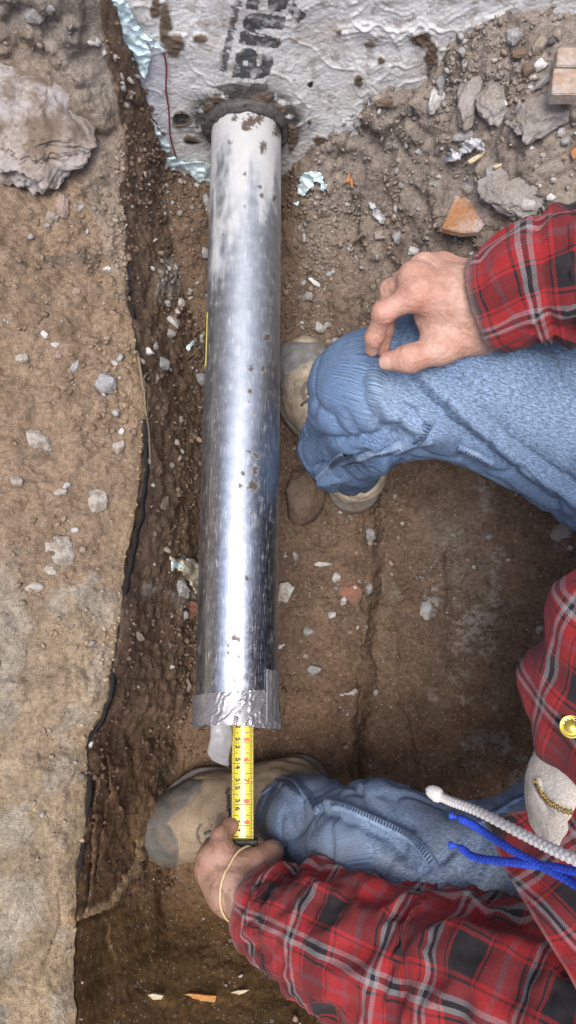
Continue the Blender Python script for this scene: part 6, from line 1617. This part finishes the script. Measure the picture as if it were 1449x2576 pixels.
def arc_text(txt, a0, step, rr_):
    for i, ch_ in enumerate(txt):
        if ch_ == ' ': continue
        a_ = a0 - i * step
        cu = bpy.data.curves.new('letter', 'FONT'); cu.body = ch_; cu.size = .0032; cu.align_x = 'CENTER'; cu.extrude = .0002; cu.offset = .00012; cu.resolution_u = 2
        to = bpy.data.objects.new('letter', cu); COL.objects.link(to); dg = bpy.context.evaluated_depsgraph_get(); dg.update(); me = bpy.data.meshes.new_from_object(to.evaluated_get(dg))
        bpy.data.objects.remove(to); bpy.data.curves.remove(cu)
        me.transform(Mb @ Matrix.Rotation(a_, 4, 'Z') @ Matrix.Translation((0, rr_, .0016))); me.name = 'letter'; link('letter', me, M_brassl, button, False)
M_brassl = mat_plain('pale_gold', (.95, .85, .55), .25, .7)
arc_text('CREEK', R(75), R(27), .0054); arc_text('*BSC', R(195), R(-27) * -1, .0054)
# rubber band on the wrist
M_rb = mat_plain('rubber_band', (.62, .48, .27), .5, var=.08)
nb_ = 72; bcn = D(598, 2262, .262); axis = D(860, 2345, .335) - lw; axis /= np.linalg.norm(axis)
axis = axis + np.array([.0, .10, .05]); axis /= np.linalg.norm(axis)
e1 = np.cross(axis, [0, 0, 1.0]); e1 /= np.linalg.norm(e1); e2 = np.cross(e1, axis); lp = []
for k in range(nb_ + 1):
    a_ = 2 * math.pi * k / nb_; d_ = e1 * math.cos(a_) + e2 * math.sin(a_)
    r_ = .01
    for _ in range(60):
        if field(gl_[0], (bcn + d_ * r_).astype(np.float32)[None])[0] > .0008: break
        r_ += .001
    lp.append(bcn + d_ * (r_ + .0004) + axis * (.004 * math.sin(a_ * 2 + 1) + .003 * math.sin(a_)))
o = tube('rubber_band', lp, .0013, M_rb, None, n=8, res=160); tag(o, 'tan rubber band round the wrist of the hand holding the tape', 'rubber band')

# ---- boots
M_suede = mat_attr('boot_leather', .85, 420)
M_sole = mat_stone('boot_sole', (.20, .185, .165), (.14, .12, .10), .8, scale=50, dust=.4)
M_lace = mat_plain('lace', (.24, .20, .16), .8); M_stitch = mat_plain('dark_stitch', (.05, .04, .04), .8); M_loop = mat_plain('lace_loop', (.10, .10, .105), .6)
def boot(heel, toe, ankle, w, lbl, seed, cap_poly, marks, loops, zig, mirror=1):
    heel, toe, ankle = A3(heel), A3(toe), A3(ankle); d_ = toe - heel; L = np.linalg.norm(d_[:2]); d_ = np.array([d_[0], d_[1], 0]) / L; s_ = np.array([-d_[1], d_[0], 0]) * mirror
    Q = lambda t, s, z: heel + d_ * (t * L) + s_ * s - np.array([0, 0, heel[2]]) + np.array([0, 0, z])
    z0 = float(heel[2])
    up_ = [cap(Q(.08, 0, z0 + .05), Q(.30, .0, z0 + .050), w * .72, w * .72, .03), cap(Q(.30, 0, z0 + .045), Q(.62, .006, z0 + .040), w * .74, w * .92, .03), cap(Q(.62, .006, z0 + .038), Q(.86, .002, z0 + .032), w * .92, w * .80, .03), cap(Q(.86, .002, z0 + .032), Q(.90, 0, z0 + .03), w * .8, w * .72, .03),
           cap(Q(.2, 0, z0 + .07), ankle, w * .8, w * .86, .03), cap(Q(.30, 0, z0 + .085), Q(.66, .004, z0 + .052), w * .60, w * .62, .04), ('cut', z0 + .018, 0)]
    lo, hi = bounds(up_[:-1], .01); co, q = surface_nets(up_, lo, hi, .0030); co = relax(co, q, 2); nr = field_normals(up_, co)
    tt = ((co - heel) @ d_) / L; ss = (co - heel) @ s_; hz = co[:, 2] - z0
    co = co + nr * (.0012 * fbm(co * 60 + seed, 3) + .0022 * np.sin(hz * 260 + 2 * fbm(co * 20, 2)) * smooth(.25, .05, tt) + .002 * fbm(co * 25 + seed, 2))[:, None]
    cap_line = .86 - .06 * np.cos(ss * 60) - .22 * smooth(.015, .055, -ss) - .04 * smooth(.03, .05, ss)
    vx_, vy_, vz_ = proj(co)
    toe_m = soft_poly(vx_ + 3 * fbm(co * 60, 2), vy_ + 3 * fbm(co * 60 + 5, 2), cap_poly, 3) * smooth(.3, .5, tt)
    rand_m = smooth(.036, .030, hz) * smooth(.35, .5, tt)
    seamg = np.exp(-(seg_dist(vx_, vy_, cap_poly) / 4) ** 2) * smooth(.3, .5, tt)
    co = co - nr * (.0016 * seamg)[:, None] + nr * (.0010 * toe_m)[:, None]
    bc_ = np.array([.37, .295, .21]) * (1 + .22 * fbm(co * 30 + seed, 4)[:, None])
    dk = np.zeros(len(co))
    for ln, wd_, st_ in marks:
        dk = np.maximum(dk, st_ * (smooth(wd_, wd_ - 2.5, seg_dist(vx_, vy_, ln)) if wd_ > 0 else soft_poly(vx_, vy_, ln, 2)))
    dk = dk * (hz > .03)
    bc_ = bc_ * (1 - dk[:, None]) + np.array([.10, .085, .08]) * dk[:, None]
    bc_ = bc_ * (np.array([1.3, 1.38, 1.5]) if seed == 1 else np.array([.80, .76, .70]))  # same leather, painted sky-lit on the upper boot and shaded on the lower
    gm_ = np.clip(np.maximum(toe_m, rand_m), 0, 1)[:, None]
    bc_ = bc_ * (1 - gm_) + (np.array([.22, .22, .225]) if seed == 1 else np.array([.12, .112, .10])) * (1 + .35 * fbm(co * 50, 4))[:, None] * gm_  # toe cap grey carries the same painted light and shade
    dm = np.clip(smooth(.1, .6, fbm(co * 36 + 9, 4, .6)) * .45, 0, 1)[:, None]; bc_ = bc_ * (1 - dm) + np.array([.20, .145, .095]) * dm
    me = mesh_from('upper', co, quads=q); attr_c(me, 'base', bc_.clip(.01, 1))
    root = empty('boot', (0, 0, 0)); root.parent = person; root['label'] = lbl
    upo = link('upper', me, M_suede, root)
    so = [cap(Q(.06, 0, z0 + .02), Q(.32, 0, z0 + .02), w * .84, w * .82, .02), cap(Q(.32, 0, z0 + .02), Q(.64, .006, z0 + .02), w * .82, w * 1.06, .03), cap(Q(.64, .006, z0 + .02), Q(.89, .0, z0 + .02), w * 1.06, w * .93, .03), ('cap', z0 + .030, 0), ('cut', z0 - .004, 0)]
    lo, hi = bounds(so[:3], .01); lo[2] = z0 - .012; hi[2] = z0 + .04; cs, qs = surface_nets(so, lo, hi, .0030); cs = relax(cs, qs, 1)
    lug = np.maximum(0, np.sin(((cs - heel) @ d_) * 420)) * smooth(.016, .008, cs[:, 2] - z0)
    ns = field_normals(so, cs); cs = cs - ns * (lug * .0022)[:, None]
    me = mesh_from('sole', cs, quads=qs); link('sole', me, M_sole, root)
    # lace loops on the instep and zigzag stitching
    def onb(x, y, r=5):
        m_ = np.nonzero((np.abs(vx_ - x) < r) & (np.abs(vy_ - y) < r) & (hz > .02))[0]
        if len(m_) == 0: return onb(x, y, r * 2)
        b_ = m_[np.argmin(vz_[m_])]; return co[b_], nr[b_]
    for (xa, ya), (xb_, yb_) in loops:
        (p0, n0_), (p1_, n1_) = onb(xa, ya), onb(xb_, yb_)
        tube('lace_loop', [p0 - n0_ * .001, p0 + n0_ * .0025, p1_ + n1_ * .0025, p1_ - n1_ * .001], .0019, M_loop, upo, n=8, res=14)
    if zig:
        (xa, ya), (xb_, yb_) = zig; zz_ = []
        for k in range(27):
            t_ = k / 26; c0_, n0_ = onb(xa + (xb_ - xa) * t_ + (5 if k % 2 else -5), ya + (yb_ - ya) * t_, 3); zz_.append(c0_ + n0_ * .0010)
        tube('zigzag_stitch', zz_, .0006, M_stitch, upo, n=5, res=108)
    return root
boot(D(897, 1258, .0), D(746, 885, .01), D(900, 1190, .11), .052, 'tan suede boot with grey toe under the upper knee, toe pointing to the wall', 1,
     [(690, 860), (840, 860), (826, 930), (806, 916), (790, 908), (760, 918), (735, 930), (722, 936), (714, 965), (690, 965)],
     [([(792, 960), (770, 965), (760, 982), (766, 1000)], 7, .8)], [((772, 975), (790, 968)), ((774, 988), (792, 982)), ((756, 1020), (774, 1004))], None)
boot(D(775, 1965, .0), D(388, 2098, .01), D(748, 2045, .10), .056, 'tan suede boot with grey toe cap lying beside the tape measure', 4,
     [(300, 1960), (510, 1960), (502, 1994), (460, 2033), (432, 2057), (421, 2072), (436, 2088), (447, 2110), (448, 2135), (446, 2173), (446, 2230), (300, 2230)],
     [([(505, 2074), (496, 2092), (500, 2114), (514, 2134)], 5, .85), ([(548, 2046), (560, 2044), (580, 2074), (538, 2077)], -1, .6), ([(525, 2056), (533, 2082)], 4, .5), ([(536, 2054), (543, 2078)], 3, .5), ([(508, 2090), (528, 2084)], 3, .4), ([(510, 2110), (530, 2104)], 3, .4)],
     [((512, 2098), (530, 2093)), ((516, 2122), (534, 2116))], ((572, 1985), (578, 2056)), mirror=-1)
